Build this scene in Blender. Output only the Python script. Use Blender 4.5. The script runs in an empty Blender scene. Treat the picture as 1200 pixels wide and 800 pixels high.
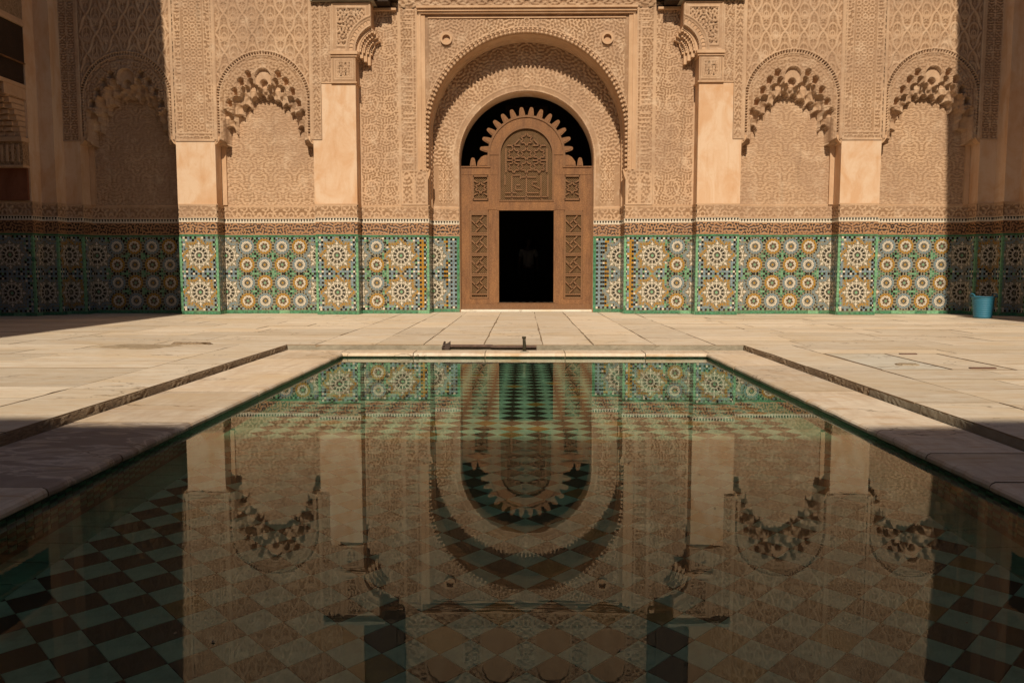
import bpy, math, random
import numpy as np
from mathutils import Matrix, Vector
R = math.radians
rnd = random.Random(11)
C = bpy.context.scene
COL = C.collection
# ------------------------------------------------------------------ camera, sky, sun
AX = 0.0645            # axis of pool and portal
YF = 15.7              # front plane of the facade
cam = bpy.data.cameras.new('camera'); cam.sensor_width = 36; cam.lens = 28.53; cam.clip_end = 300; cam.clip_start = .05
co = bpy.data.objects.new('camera', cam); co.location = (0, 0, .85)
co.rotation_euler = (R(90 - 4.99), 0, R(.783)); COL.objects.link(co); C.camera = co
SUN_EL, SUN_AZ = 38.3, -1.6     # azimuth: degrees to the left of straight behind the camera
W = bpy.data.worlds.new('World'); C.world = W; W.use_nodes = True
sky = W.node_tree.nodes.new('ShaderNodeTexSky'); sky.sky_type = 'NISHITA'; sky.sun_disc = False
sky.sun_elevation = R(SUN_EL); sky.sun_rotation = R(180 - SUN_AZ)
W.node_tree.links.new(sky.outputs[0], W.node_tree.nodes['Background'].inputs[0])
W.node_tree.nodes['Background'].inputs[1].default_value = .05
sl = bpy.data.lights.new('sun', 'SUN'); sl.energy = 4.3; sl.angle = R(.5); sl.color = (1, .87, .69)
sl.cycles.is_caustics_light = True
so = bpy.data.objects.new('sun', sl); COL.objects.link(so); so.location = (0, -5, 20)
sdir = Vector((math.sin(R(SUN_AZ)) * math.cos(R(SUN_EL)), -math.cos(R(SUN_AZ)) * math.cos(R(SUN_EL)), math.sin(R(SUN_EL))))
so.rotation_euler = sdir.to_track_quat('Z', 'Y').to_euler()
C.view_settings.view_transform = 'Standard'; C.view_settings.look = 'None'
C.view_settings.exposure = 0.0; C.view_settings.gamma = 1
C.render.engine = 'CYCLES'
C.cycles.max_bounces = 10; C.cycles.transmission_bounces = 6; C.cycles.diffuse_bounces = 4

# ------------------------------------------------------------------ object helpers
def link(o, parent=None):
    COL.objects.link(o)
    if parent is not None: o.parent = parent
    return o
def empty(name, loc=(0, 0, 0), label=None, cat=None, group=None, kind=None, parent=None):
    o = bpy.data.objects.new(name, None); o.location = loc; o.empty_display_size = .2
    tag(o, label, cat, group, kind); return link(o, parent)
def tag(o, label=None, cat=None, group=None, kind=None):
    if label: o['label'] = label
    if cat: o['category'] = cat
    if group: o['group'] = group
    if kind: o['kind'] = kind
    return o
def ob(name, me, parent=None, loc=None, label=None, kind=None):
    o = bpy.data.objects.new(name, me)
    if loc is not None: o.location = loc
    tag(o, label, None, None, kind)
    return link(o, parent)
class MB:
    """collects faces, one mesh, several materials"""
    def __init__(s): s.v = []; s.f = []; s.m = []; s.sm = []
    def add(s, vs, fs, mi=0, M=None, smooth=False):
        b = len(s.v)
        if M is not None: vs = [tuple(M @ Vector(p)) for p in vs]
        s.v.extend(vs)
        for f in fs: s.f.append(tuple(i + b for i in f)); s.m.append(mi); s.sm.append(smooth)
    def box(s, x0, x1, y0, y1, z0, z1, mi=0, M=None):
        x0, x1 = min(x0, x1), max(x0, x1); y0, y1 = min(y0, y1), max(y0, y1)
        v = [(x0,y0,z0),(x1,y0,z0),(x1,y1,z0),(x0,y1,z0),(x0,y0,z1),(x1,y0,z1),(x1,y1,z1),(x0,y1,z1)]
        s.add(v, [(0,3,2,1),(4,5,6,7),(0,1,5,4),(1,2,6,5),(2,3,7,6),(3,0,4,7)], mi, M)
    def prism(s, pts, y0, y1, mi=0, M=None):
        """pts: outline in (x,z), counter-clockwise seen from -y; extruded y0..y1"""
        n = len(pts)
        a = sum(pts[i][0]*pts[(i+1)%n][1]-pts[(i+1)%n][0]*pts[i][1] for i in range(n))
        if a < 0: pts = pts[::-1]
        v = [(x, y0, z) for x, z in pts] + [(x, y1, z) for x, z in pts]
        f = [tuple(range(n)), tuple(range(2*n-1, n-1, -1))] + [(i, i+n, (i+1)%n+n, (i+1)%n) for i in range(n)]
        s.add(v, f, mi, M)
    def bar(s, p, q, w, h, mi=0, up=(0, -1, 0)):
        """a bar from p to q, width w in the wall plane, h along 'up'"""
        p = Vector(p); q = Vector(q); d = (q - p).normalized(); u = Vector(up); sd = d.cross(u).normalized() * (w/2); u = u.normalized() * h
        v = [p - sd, p + sd, p + sd + u, p - sd + u, q - sd, q + sd, q + sd + u, q - sd + u]
        s.add([tuple(a) for a in v], [(0,1,2,3),(7,6,5,4),(0,4,5,1),(1,5,6,2),(2,6,7,3),(3,7,4,0)], mi)
    def arc(s, cx, cz, r0, r1, a0, a1, y0, y1, n=32, mi=0):
        """solid ring sector in the wall plane"""
        v = []; f = []
        for i in range(n+1):
            a = a0 + (a1-a0)*i/n; c, t = math.cos(a), math.sin(a)
            v += [(cx+r0*c, y0, cz+r0*t), (cx+r1*c, y0, cz+r1*t), (cx+r1*c, y1, cz+r1*t), (cx+r0*c, y1, cz+r0*t)]
        for i in range(n):
            b = 4*i
            for k in range(4): f.append((b+k, b+4+k, b+4+(k+1)%4, b+(k+1)%4))
        f += [(0,1,2,3), (4*n+3,4*n+2,4*n+1,4*n)]
        if a1 > a0: f = [g[::-1] for g in f]
        s.add(v, f, mi)
    def lathe(s, prof, n=32, mi=0, c=(0,0,0), smooth=True):
        v = []; f = []
        for r, z in prof:
            for i in range(n): a = 2*math.pi*i/n; v.append((c[0]+r*math.cos(a), c[1]+r*math.sin(a), c[2]+z))
        for j in range(len(prof)-1):
            for i in range(n): f.append((j*n+i, j*n+(i+1)%n, (j+1)*n+(i+1)%n, (j+1)*n+i))
        s.add(v, f, mi, None, smooth)
    def tube(s, pts, r, n=8, mi=0):
        P = [Vector(p) for p in pts]; v = []; f = []
        for i, p in enumerate(P):
            d = (P[min(i+1, len(P)-1)] - P[max(i-1, 0)]).normalized()
            a = d.orthogonal().normalized(); b = d.cross(a); rr = r[i] if isinstance(r, (list, tuple)) else r
            for k in range(n): t = 2*math.pi*k/n; v.append(tuple(p + (a*math.cos(t) + b*math.sin(t))*rr))
        for i in range(len(P)-1):
            for k in range(n): f.append((i*n+k, i*n+(k+1)%n, (i+1)*n+(k+1)%n, (i+1)*n+k))
        f += [tuple(range(n))[::-1], tuple(range((len(P)-1)*n, len(P)*n))]
        s.add(v, f, mi, None, True)
    def mesh(s, name, mats):
        me = bpy.data.meshes.new(name); me.from_pydata(s.v, [], s.f)
        for m in (mats if isinstance(mats, (list, tuple)) else [mats]): me.materials.append(m)
        if len(s.f):
            me.polygons.foreach_set('material_index', s.m); me.polygons.foreach_set('use_smooth', s.sm)
        me.update(); return me
    def obj(s, name, mats, parent=None, loc=None, label=None, kind=None):
        return ob(name, s.mesh(name, mats), parent, loc, label, kind)

# ------------------------------------------------------------------ materials
def mat(name, rough=.8, color=(.5,.5,.5), spec=.5):
    m = bpy.data.materials.new(name); m.use_nodes = True
    b = m.node_tree.nodes['Principled BSDF']; b.inputs['Base Color'].default_value = (*color, 1)
    b.inputs['Roughness'].default_value = rough; b.inputs['Specular IOR Level'].default_value = spec
    return m
class NT:
    def __init__(s, m): s.t = m.node_tree; s.b = s.t.nodes['Principled BSDF']; s._c = None
    def n(s, typ, **kw):
        x = s.t.nodes.new(typ)
        for k, v in kw.items(): setattr(x, k, v)
        return x
    def l(s, a, b): s.t.links.new(a, b)
    def pos(s, scale=(1,1,1), obj=True, rand=0):
        tc = s.n('ShaderNodeTexCoord'); mp = s.n('ShaderNodeMapping'); mp.inputs['Scale'].default_value = scale
        s.l(tc.outputs['Object'] if obj else tc.outputs['Generated'], mp.inputs['Vector'])
        if rand:
            oi = s.n('ShaderNodeObjectInfo'); mu = s.n('ShaderNodeMath', operation='MULTIPLY'); mu.inputs[1].default_value = rand
            s.l(oi.outputs['Random'], mu.inputs[0]); cb = s.n('ShaderNodeCombineXYZ')
            for i in range(3): s.l(mu.outputs[0], cb.inputs[i])
            s.l(cb.outputs[0], mp.inputs['Location'])
        return mp.outputs[0]
    def noise(s, vec, scale, detail=4, rough=.55, dist=0):
        x = s.n('ShaderNodeTexNoise'); x.inputs['Scale'].default_value = scale; x.inputs['Detail'].default_value = detail
        x.inputs['Roughness'].default_value = rough; x.inputs['Distortion'].default_value = dist
        if vec is not None: s.l(vec, x.inputs['Vector'])
        return x.outputs['Fac']
    def ramp(s, fac, stops):
        x = s.n('ShaderNodeValToRGB'); e = x.color_ramp.elements
        while len(e) < len(stops): e.new(.5)
        for i, (p, c) in enumerate(stops):
            e[i].position = p; e[i].color = (*c, 1) if not isinstance(c, (int, float)) else (c, c, c, 1)
        s.l(fac, x.inputs[0]); return x.outputs[0]
    def mix(s, fac, a, b, mode='MIX'):
        x = s.n('ShaderNodeMix', data_type='RGBA', blend_type=mode)
        for v, i in ((fac, 0), (a, 6), (b, 7)):
            if isinstance(v, (int, float)): x.inputs[i].default_value = v
            elif isinstance(v, tuple): x.inputs[i].default_value = (*v, 1)
            else: s.l(v, x.inputs[i])
        return x.outputs[2]
    def attr(s, name):
        x = s.n('ShaderNodeAttribute'); x.attribute_name = name; return x.outputs['Fac']
    def rand(s): return s.n('ShaderNodeObjectInfo').outputs['Random']
    def bump(s, h, st, dist=.01):
        x = s.n('ShaderNodeBump'); x.inputs['Strength'].default_value = st; x.inputs['Distance'].default_value = dist
        s.l(h, x.inputs['Height']); s.l(x.outputs[0], s.b.inputs['Normal'])
    def color(s, c): s.l(c, s.b.inputs['Base Color'])

def stucco(name, hi, lo, grime=(.16,.10,.06)):
    m = mat(name, .95, spec=.15); N = NT(m); p = N.pos()
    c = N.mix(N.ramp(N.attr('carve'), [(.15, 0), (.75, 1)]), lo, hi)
    c = N.mix(N.ramp(N.noise(p, .8, 5, .62), [(.38, 0), (.62, .75)]), c, tuple(v*q for v, q in zip(hi, (.66, .64, .66))))
    c = N.mix(N.ramp(N.noise(p, 3.1, 6, .7), [(.52, 0), (.68, .6)]), c, (.66, .49, .34))
    c = N.mix(N.ramp(N.noise(p, 9, 5, .7), [(.55, 0), (.75, .5)]), c, (.72, .52, .35))
    ps = N.pos((6, 6, .5)); c = N.mix(N.ramp(N.noise(ps, 1.3, 5, .6), [(.58, 0), (.8, .45)]), c, grime)
    c = N.mix(N.ramp(N.noise(p, 38, 3, .7), [(.3, .22), (.7, 0)]), c, grime)
    N.color(c); N.bump(N.noise(p, 60, 4, .7), .55, .006); return m
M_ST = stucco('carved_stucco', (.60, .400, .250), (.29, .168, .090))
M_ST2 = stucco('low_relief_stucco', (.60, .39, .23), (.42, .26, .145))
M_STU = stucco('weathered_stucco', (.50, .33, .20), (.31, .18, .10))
def plaster(name, base, alt, dark):
    m = mat(name, .9, spec=.2); N = NT(m); p = N.pos()
    c = N.mix(N.ramp(N.noise(N.pos((1, 1, .6)), 1.9, 6, .6, 1.2), [(.40, 0), (.58, 1)]), base, alt)
    c = N.mix(N.ramp(N.noise(N.pos((1.6, 1.6, .8)), 1.1, 5, .65, .8), [(.52, 0), (.72, .6)]), c, tuple((u_+2*w_)/3 for u_, w_ in zip(base, dark)))
    c = N.mix(N.ramp(N.noise(N.pos((5,5,.6)), 1.5, 6, .65), [(.55, 0), (.8, .55)]), c, dark)
    c = N.mix(N.ramp(N.noise(p, 11, 5, .7), [(.55, 0), (.75, .25)]), c, dark)
    N.color(c); N.bump(N.noise(p, 22, 6, .65), .35, .01); return m
M_PL = plaster('salmon_plaster', (.60, .375, .220), (.66, .475, .325), (.49, .24, .095))
M_TR = plaster('moulded_plaster', (.58, .385, .24), (.52, .33, .195), (.34, .20, .115))
M_BK = plaster('wall_core', (.42, .27, .16), (.38, .23, .13), (.25, .15, .08))
def glaze(name, col, var=.25, rough=.22):
    m = mat(name, rough, col, .5); N = NT(m); p = N.pos()
    c = N.mix(N.ramp(N.noise(p, 26, 3, .6), [(.35, 0), (.65, 1)]), tuple(v*(1-var) for v in col), tuple(min(.85, v*(1+var*.8)) for v in col))
    c = N.mix(N.ramp(N.noise(p, 3, 5, .7), [(.5, 0), (.8, .35)]), c, (.30, .22, .13))
    N.color(c); return m
Z_BLACK = glaze('black_glaze', (.012, .010, .008), .1); Z_WHITE = glaze('white_glaze', (.66, .58, .46), .10)
Z_BLUE = glaze('blue_glaze', (.185, .265, .305), .35); Z_OCHRE = glaze('ochre_glaze', (.42, .205, .014))
Z_GREEN = glaze('green_glaze', (.065, .20, .105), .4); Z_MINT = glaze('mint_glaze', (.17, .36, .20)); Z_RED = glaze('brown_glaze', (.26, .10, .035))
Z_GROUT = mat('mosaic_mortar', .9, (.24, .21, .14))
ZM = [Z_BLACK, Z_WHITE, Z_BLUE, Z_OCHRE, Z_GREEN, Z_MINT, Z_RED, Z_GROUT]
BLACK, WHITE, BLUE, OCHRE, GREEN, MINT, RED, GROUT = range(8)
M_SG = mat('sgraffito_tile', .5); N = NT(M_SG)
cc = N.mix(N.ramp(N.attr('carve'), [(.40, 0), (.52, 1)]), (.014, .008, .005), (.38, .20, .092))
N.color(N.mix(N.ramp(N.noise(N.pos(), 2.2, 4), [(.4, 0), (.7, .4)]), cc, (.22, .10, .05)))
def marble(name, base, alt, stain, gs=(.5, 3.2, 1)):
    m = mat(name, .62, spec=.35); N = NT(m)
    p = N.pos(gs, rand=37); c = N.mix(N.ramp(N.noise(p, 2.4, 7, .62, 1.4), [(.32, 0), (.66, 1)]), base, alt)
    c = N.mix(N.ramp(N.noise(N.pos((.8, 7, 1), rand=11), 3.0, 5, .6, .7), [(.53, 0), (.66, .7)]), c, stain)
    c = N.mix(N.ramp(N.noise(N.pos(rand=5), 9, 6, .7), [(.5, 0), (.75, .30)]), c, tuple(v*.6 for v in stain))
    geo = N.n('ShaderNodeNewGeometry').outputs['Position']; mpw = N.n('ShaderNodeMapping'); mpw.inputs['Scale'].default_value = (.55, 1.1, 1); N.l(geo, mpw.inputs[0])
    c = N.mix(N.ramp(N.noise(mpw.outputs[0], 1.3, 6, .68, .6), [(.46, 0), (.66, .75)]), c, tuple(v*q for v, q in zip(base, (.84, .73, .58))))
    ck = N.n('ShaderNodeTexVoronoi', feature='DISTANCE_TO_EDGE'); ck.inputs['Scale'].default_value = .75
    wv = N.n('ShaderNodeVectorMath', operation='ADD'); nz_ = N.n('ShaderNodeTexNoise'); nz_.inputs['Scale'].default_value = 2.5; nz_.inputs['Detail'].default_value = 5; N.l(mpw.outputs[0], nz_.inputs['Vector']); N.l(mpw.outputs[0], wv.inputs[0]); N.l(nz_.outputs['Color'], wv.inputs[1]); N.l(wv.outputs[0], ck.inputs['Vector'])
    cm = N.n('ShaderNodeMath', operation='MULTIPLY'); N.l(N.ramp(ck.outputs['Distance'], [(.0, .8), (.007, 0)]), cm.inputs[0]); N.l(N.ramp(N.noise(geo, .6, 3), [(.44, 0), (.52, 1)]), cm.inputs[1])
    c = N.mix(cm.outputs[0], c, (.17, .105, .055))
    hs = N.n('ShaderNodeHueSaturation'); mr = N.n('ShaderNodeMapRange'); mr.inputs[3].default_value = .84; mr.inputs[4].default_value = 1.08
    N.l(N.rand(), mr.inputs[0]); N.l(mr.outputs[0], hs.inputs['Value']); N.l(c, hs.inputs['Color']); N.color(hs.outputs[0])
    N.bump(N.noise(N.pos((1, 4, 1), rand=3), 14, 6, .7), .25, .008); return m
M_MA = marble('worn_marble', (.84, .74, .60), (.70, .585, .445), (.60, .40, .22))
M_CP = marble('coping_marble', (.84, .72, .57), (.66, .52, .385), (.58, .36, .18), (2.6, .5, 1))
M_HATCH = marble('grey_marble', (.78, .735, .63), (.72, .66, .55), (.58, .51, .40))
M_BED = mat('dirty_joint_mortar', .95, (.27, .19, .115))
M_RS = mat('rough_stone_edge', .95); N = NT(M_RS); p = N.pos((1, .6, 3))
N.color(N.ramp(N.noise(p, 34, 8, .8), [(.3, (.10, .068, .042)), (.5, (.26, .185, .115)), (.7, (.44, .33, .22))])); N.bump(N.noise(p, 30, 8, .8), .7, .012)
M_GR = mat('grey_mortar', .9); N = NT(M_GR); N.color(N.ramp(N.noise(N.pos(), 5, 6, .7), [(.3, (.20, .17, .12)), (.7, (.36, .31, .23))])); N.bump(N.noise(N.pos(), 30, 5), .4, .01)
def wood(name, a, b, g, gs=(14, 14, 1.2)):
    m = mat(name, .7, spec=.3); N = NT(m); p = N.pos(gs)
    c = N.mix(N.ramp(N.noise(p, 2.2, 7, .65, .5), [(.3, 0), (.7, 1)]), a, b)
    c = N.mix(N.ramp(N.noise(N.pos(), 5, 5, .65), [(.5, 0), (.8, .6)]), c, g)
    c = N.mix(N.ramp(N.noise(N.pos((2.5, 2.5, .7)), 1.6, 5, .6, .5), [(.38, 0), (.62, .75)]), c, tuple(v*q for v, q in zip(b, (1.15, 1.1, .95))))
    vo = N.n('ShaderNodeTexVoronoi'); vo.inputs['Scale'].default_value = 42; N.l(N.pos(), vo.inputs['Vector'])
    c = N.mix(N.ramp(vo.outputs['Distance'], [(.18, 0), (.5, .38)]), c, g)
    N.color(c); N.bump(N.mix(.5, N.noise(p, 5, 7, .7), vo.outputs['Distance']), .6, .012); return m
M_WD = wood('carved_cedar', (.155, .068, .028), (.30, .150, .068), (.085, .036, .016))
M_WL = wood('pale_cedar', (.27, .145, .070), (.19, .095, .044), (.13, .06, .028))
M_WB = wood('black_cedar', (.055, .030, .016), (.032, .018, .010), (.02, .012, .008), (1.2, 1.2, 14))
M_MESH = wood('turned_lattice_wood', (.27, .155, .070), (.19, .105, .045), (.11, .058, .026))
M_DARK = mat('dark_brown_room_plaster', .95, (.085, .060, .040))  # one even dark brown on every surface of the room behind the door

# ------------------------------------------------------------------ relief carving as real height fields
def waves(u, v, lam, seed, n=20, ax=1., az=1., jit=.16):
    rg = np.random.RandomState(seed); F = np.zeros_like(u)
    for _ in range(n):
        a = rg.uniform(0, 2*math.pi); k = 2*math.pi/lam*(1+jit*rg.randn()); ph = rg.uniform(0, 2*math.pi)
        F += np.cos(k*math.cos(a)*ax*u + k*math.sin(a)*az*v + ph)
    return F/math.sqrt(n/2)
def sst(x, a, b):
    t = np.clip((x-a)/(b-a), 0, 1); return t*t*(3-2*t)
def fold(u, P):
    m = np.mod(u, P); return np.minimum(m, P-m)
def vermic(u, v, lam=.085, seed=1, P=.5, Q=.62, ax=1., az=1.):
    uu = fold(u, P); vv = np.mod(v, Q)
    F = waves(uu, vv, lam, seed, 34, ax, az); G = waves(uu, vv, lam*.55, seed+50, 12, ax, az)
    h = sst(F, -.28, .12)*(1-.55*sst(np.abs(F-.55), .16, .0))
    return np.clip(h*(.80+.2*sst(G, -.5, .5)) + .22*(1-sst(F, -.4, -.2))*sst(G, .7, 1.0), 0, 1)
def lines(d, w): return 1 - sst(np.abs(d), w*.5, w)
def sebka(x, z, px=.355, pz=.72, seed=3):
    u = x/px; v = z/pz
    a = u+v; b = u-v
    wob = .055*np.sin(2*math.pi*(a-b)*1.0)
    la = (np.mod(a+wob+.5, 1)-.5)*px*.86; lb = (np.mod(b-wob+.5, 1)-.5)*px*.86
    rid = np.maximum(lines(la, .030), lines(lb, .030))
    # local coordinates of the lozenge
    ia = np.floor(a+.5); ib = np.floor(b+.5)
    ca, cb = np.floor(a)+.5, np.floor(b)+.5
    cx = (ca+cb)/2*px; cz = (ca-cb)/2*pz; dx = np.abs(x-cx); dz = z-cz
    rr = np.hypot(dx, dz*.62)
    pal = np.maximum(lines(rr-.085, .020), lines(np.hypot(dx-.0, (dz+.05)*.8)-.040, .018))
    pal = np.maximum(pal, lines(dx, .012)*(np.abs(dz) < .20)); pal = np.maximum(pal, lines(np.hypot(dx-.06, dz+.13)-.035, .014))
    t = vermic(x, z, .055, seed, px, pz/2)
    hole = (1-sst(rr, .10, .15))
    return np.clip(np.maximum(rid, np.maximum(pal*.8, .18+.42*t*(1-.5*hole))), 0, 1)
def stars(x, z, P=.125):
    u = (np.mod(x/P, 1)-.5)*P; v = (np.mod(z/P, 1)-.5)*P
    d = [np.abs(u)-.034, np.abs(v)-.034, (np.abs(u)+np.abs(v))*.7071-.036, (np.abs(u-v))*.7071, (np.abs(u+v))*.7071]
    h = np.maximum.reduce([lines(np.maximum(d[0], d[1]), .012), lines(d[2]-.0, .010), lines(d[3], .008)*(np.abs(u) > .045), lines(d[4], .008)*(np.abs(u) > .045)])
    return np.clip(.2+.8*h, 0, 1)
def kufic(u, v, w, seed=7):
    """tall letters over scrolls inside a band of width w (v from 0 to w)"""
    sc = vermic(u, v, .056, seed, .9, 9)
    k = np.floor(u/.085); rg = np.random.RandomState(seed); tab = rg.rand(4096)
    t = tab[(k.astype(int)) % 4096]; c = (k+.5)*.085
    st = lines(u-c, .022)*(v < w*(.45+.45*t))*(v > w*.15)*(t > .3)
    base = lines(v-w*.2, .022)*(tab[(np.floor(u/.21).astype(int)) % 4096] > .25)
    return np.clip(np.maximum(sc*.65, np.maximum(st, base)), 0, 1)

def grid_mesh(name, us, vs, Wd, carve, mt, M=None, mask=None):
    """us, vs 1-D; Wd outward distance (nv,nu). Local (u, -w, v)."""
    nu, nv = len(us), len(vs); U, V = np.meshgrid(us, vs)
    P = np.stack([U, -Wd, V], -1).reshape(-1, 3)
    if M is not None:
        A = np.array(M); P = P @ A[:3, :3].T + A[:3, 3]
    i = np.arange(nu-1); j = np.arange(nv-1); I, J = np.meshgrid(i, j); b = (J*nu+I)
    if mask is not None: b = b[mask]
    b = b.reshape(-1)
    F = np.stack([b, b+1, b+nu+1, b+nu], -1).astype(np.int32)
    cv = carve.reshape(-1)
    if mask is not None:
        used = np.zeros(len(P), bool); used[F.reshape(-1)] = True; ix = np.cumsum(used)-1
        P = P[used]; cv = cv[used]; F = ix[F].astype(np.int32)
    me = bpy.data.meshes.new(name); n = len(F)
    me.vertices.add(len(P)); me.vertices.foreach_set('co', P.astype(np.float32).reshape(-1))
    me.loops.add(4*n); me.loops.foreach_set('vertex_index', F.reshape(-1))
    me.polygons.add(n); me.polygons.foreach_set('loop_start', np.arange(0, 4*n, 4, dtype=np.int32))
    me.polygons.foreach_set('loop_total', np.full(n, 4, np.int32)) if bpy.app.version < (4, 0) else None
    me.polygons.foreach_set('use_smooth', np.ones(n, bool))
    at = me.attributes.new('carve', 'FLOAT', 'POINT'); at.data.foreach_set('value', cv.astype(np.float32))
    me.materials.append(mt); me.update(calc_edges=True); me.validate(); return me
def lin(a, b, st): return np.linspace(a, b, max(2, int(round(abs(b-a)/st))+1))
def relief(name, parent, x0, x1, z0, z1, y, fun, amp, mt, st=.013, M=None, mask=None, zs=None, label=None):
    us = lin(min(x0, x1), max(x0, x1), st); vs = lin(z0, z1, st) if zs is None else zs
    U, V = np.meshgrid(us, vs); h = fun(U, V)
    mk = None
    if mask is not None:
        uc = (us[1:]+us[:-1])/2; vc = (vs[1:]+vs[:-1])/2; mk = mask(*np.meshgrid(uc, vc))
    me = grid_mesh(name, us, vs, -y + amp*h, h, mt, M, mk)
    return ob(name, me, parent, label=label)

# ------------------------------------------------------------------ the facade
FAC = empty('madrasa_facade', (AX, YF, 0), 'carved stucco courtyard wall with mosaic dado, niches and the tall central horseshoe portal', 'facade')
yA, yB, yC, yD = 0., .35, .95, 1.22
X0, X1, X2, X3, X4, X5, X6, X7, X8, X9 = 1.363, 1.92, 3.25, 4.06, 5.96, 6.70, 8.56, 8.87, 9.15, 11.5
ZTOP = 9.9
def arcpts(cx, cz, r, a0, a1, n): return [(cx+r*math.cos(a0+(a1-a0)*i/n), cz+r*math.sin(a0+(a1-a0)*i/n)) for i in range(n+1)]
ARC_B = (0, 3.485, 1.92); ARC_C = (0, 3.066, 1.363)
# solid core
k = MB()
for s in (-1, 1):
    # wall behind plane C with the door arch
    pts = [(s*X9, 0), (s*X9, ZTOP), (0, ZTOP)] + [(s*abs(x), z) for x, z in arcpts(0, ARC_C[1], ARC_C[2], math.pi/2, 0, 24)] + [(s*X0, 0)]
    k.prism(pts, yC+.004, yD+.25)
    pts = [(s*X9, 0), (s*X9, ZTOP), (0, ZTOP)] + [(s*abs(x), z) for x, z in arcpts(0, ARC_B[1], ARC_B[2]+.003, math.pi/2, 0, 30)] + [(s*(X1+.003), 0)]
    k.prism(pts, yB+.004, yC+.002)
k.obj('wall_core', M_BK, FAC)
def S(s, a, b): return (min(s*a, s*b), max(s*a, s*b))
def retM(s, x):  # plane of a return at |x|, facing the centre; local u = depth from front (0 at the front arris)
    # local (u,-w,v): u -> +y (depth), w -> towards the centre (-s in x)
    return Matrix(((0, s, 0, s*x), (1, 0, 0, 0), (0, 0, 1, 0), (0, 0, 0, 1))) if True else None

# runs: (kind, a, b, y)  fronts in |x|, returns at |x| from y0 to y1
FRONTS = [(X0, X1, yC), (X1, X2, yB), (X2, X3, yA), (X3, X4, yB), (X4, X5, yA), (X5, X6, yB), (X6, X7, yA), (X7, X8, -.33), (X8, X9, -.66)]
RETS = [(X1, yB, yC), (X2, yA, yB), (X4, yA, yB), (X6, yA, yB), (X7, -.33, yA), (X8, -.66, -.33)]
OUTS = [(X3, yA, yB), (X5, yA, yB)]     # returns facing outwards

def wav(u, v): return vermic(u, v, .075, 21, .55, .24)
def band_fun(lo, hi, base, seed, lam, P):
    def f(u, v):
        h = vermic(u, v, lam, seed, P, hi-lo+.01)
        e = (v < lo+.02) | (v > hi-.02)
        h = np.where(e, .95, h); pan = lines(np.mod(u, P*1.7)-.02, .014); return np.maximum(h, pan*base)
    return f
def f_sg(u, v):
    h = vermic(u, v, .056, 31, .62, 9); k = np.floor(u/.47).astype(int) % 3
    bars = lines(np.mod(u, .155)-.02, .012); h = np.where(k == 0, h, np.where(k == 1, np.maximum(h, bars*.9), vermic(u, v, .062, 33, .31, 9)))
    e = (v < 1.56) | (v > 1.767); return np.where(e, .9, h)

f_cb = band_fun(1.875, 2.095, .8, 41, .06, .42)
DZ0, DZ1 = .075, 1.50     # mosaic field heights

# ---- mosaic pieces -------------------------------------------------
def kite(cx, cz, a, r0, r1, half, tip=.5):
    """four-sided petal pointing outwards"""
    rm = r0+(r1-r0)*tip; c, t = math.cos(a), math.sin(a)
    def P(r, o): return (cx+r*c-o*t, cz+r*t+o*c)
    return [P(r0, 0), P(rm, -half), P(r1, 0), P(rm, half)]
def blk(cx, cz, a, r0, r1, h0, h1):
    c, t = math.cos(a), math.sin(a)
    def P(r, o): return (cx+r*c-o*t, cz+r*t+o*c)
    return [P(r0, -h0), P(r1, -h1), P(r1, h1), P(r0, h0)]
def ngon(cx, cz, r, n, ph=0): return [(cx+r*math.cos(ph+2*math.pi*i/n), cz+r*math.sin(ph+2*math.pi*i/n)) for i in range(n)]
def small_rosette(cx=0, cz=0, col=OCHRE):
    L = []; n = 12; D = 2*math.pi/n; q = OCHRE if col == BLUE else MINT
    L.append((ngon(cx, cz, .019, 8), q))
    for i in range(n):
        a = i*D; L.append((kite(cx, cz, a, .026, .066, .0088), BLACK)); L.append((kite(cx, cz, a+D/2, .046, .080, .009), RED if (col == OCHRE and i % 2) else WHITE))
        L.append((blk(cx, cz, a, .070, .098, .010, .020), WHITE)); L.append((kite(cx, cz, a+D/2, .080, .116, .011), WHITE))
        L.append((blk(cx, cz, a, .102, .120, .014, .013), col)); L.append((blk(cx, cz, a, .124, .142, .015, .016), col)); L.append((kite(cx, cz, a+D/2, .114, .158, .019), col))
    for i in range(18):
        a = (i+.5)*2*math.pi/18; L.append((ngon(cx+.165*math.cos(a), cz+.165*math.sin(a), .0165, 4, a+math.pi/4), BLACK))
    return L
def rstar(a, ro=.338, ri=.262, n=8):
    """radius of an eight-pointed star outline in direction a"""
    D = 2*math.pi/n; q = abs((a % D) - D/2); q = D/2-q      # 0 at a point, D/2 in a valley
    x0, z0 = ro, 0.; x1, z1 = ri*math.cos(D/2), ri*math.sin(D/2); t = math.tan(q)
    m = (z1-z0)/(x1-x0); x = m*x0/(m-t) if abs(m-t) > 1e-9 else ro
    return x/math.cos(q)
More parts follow.
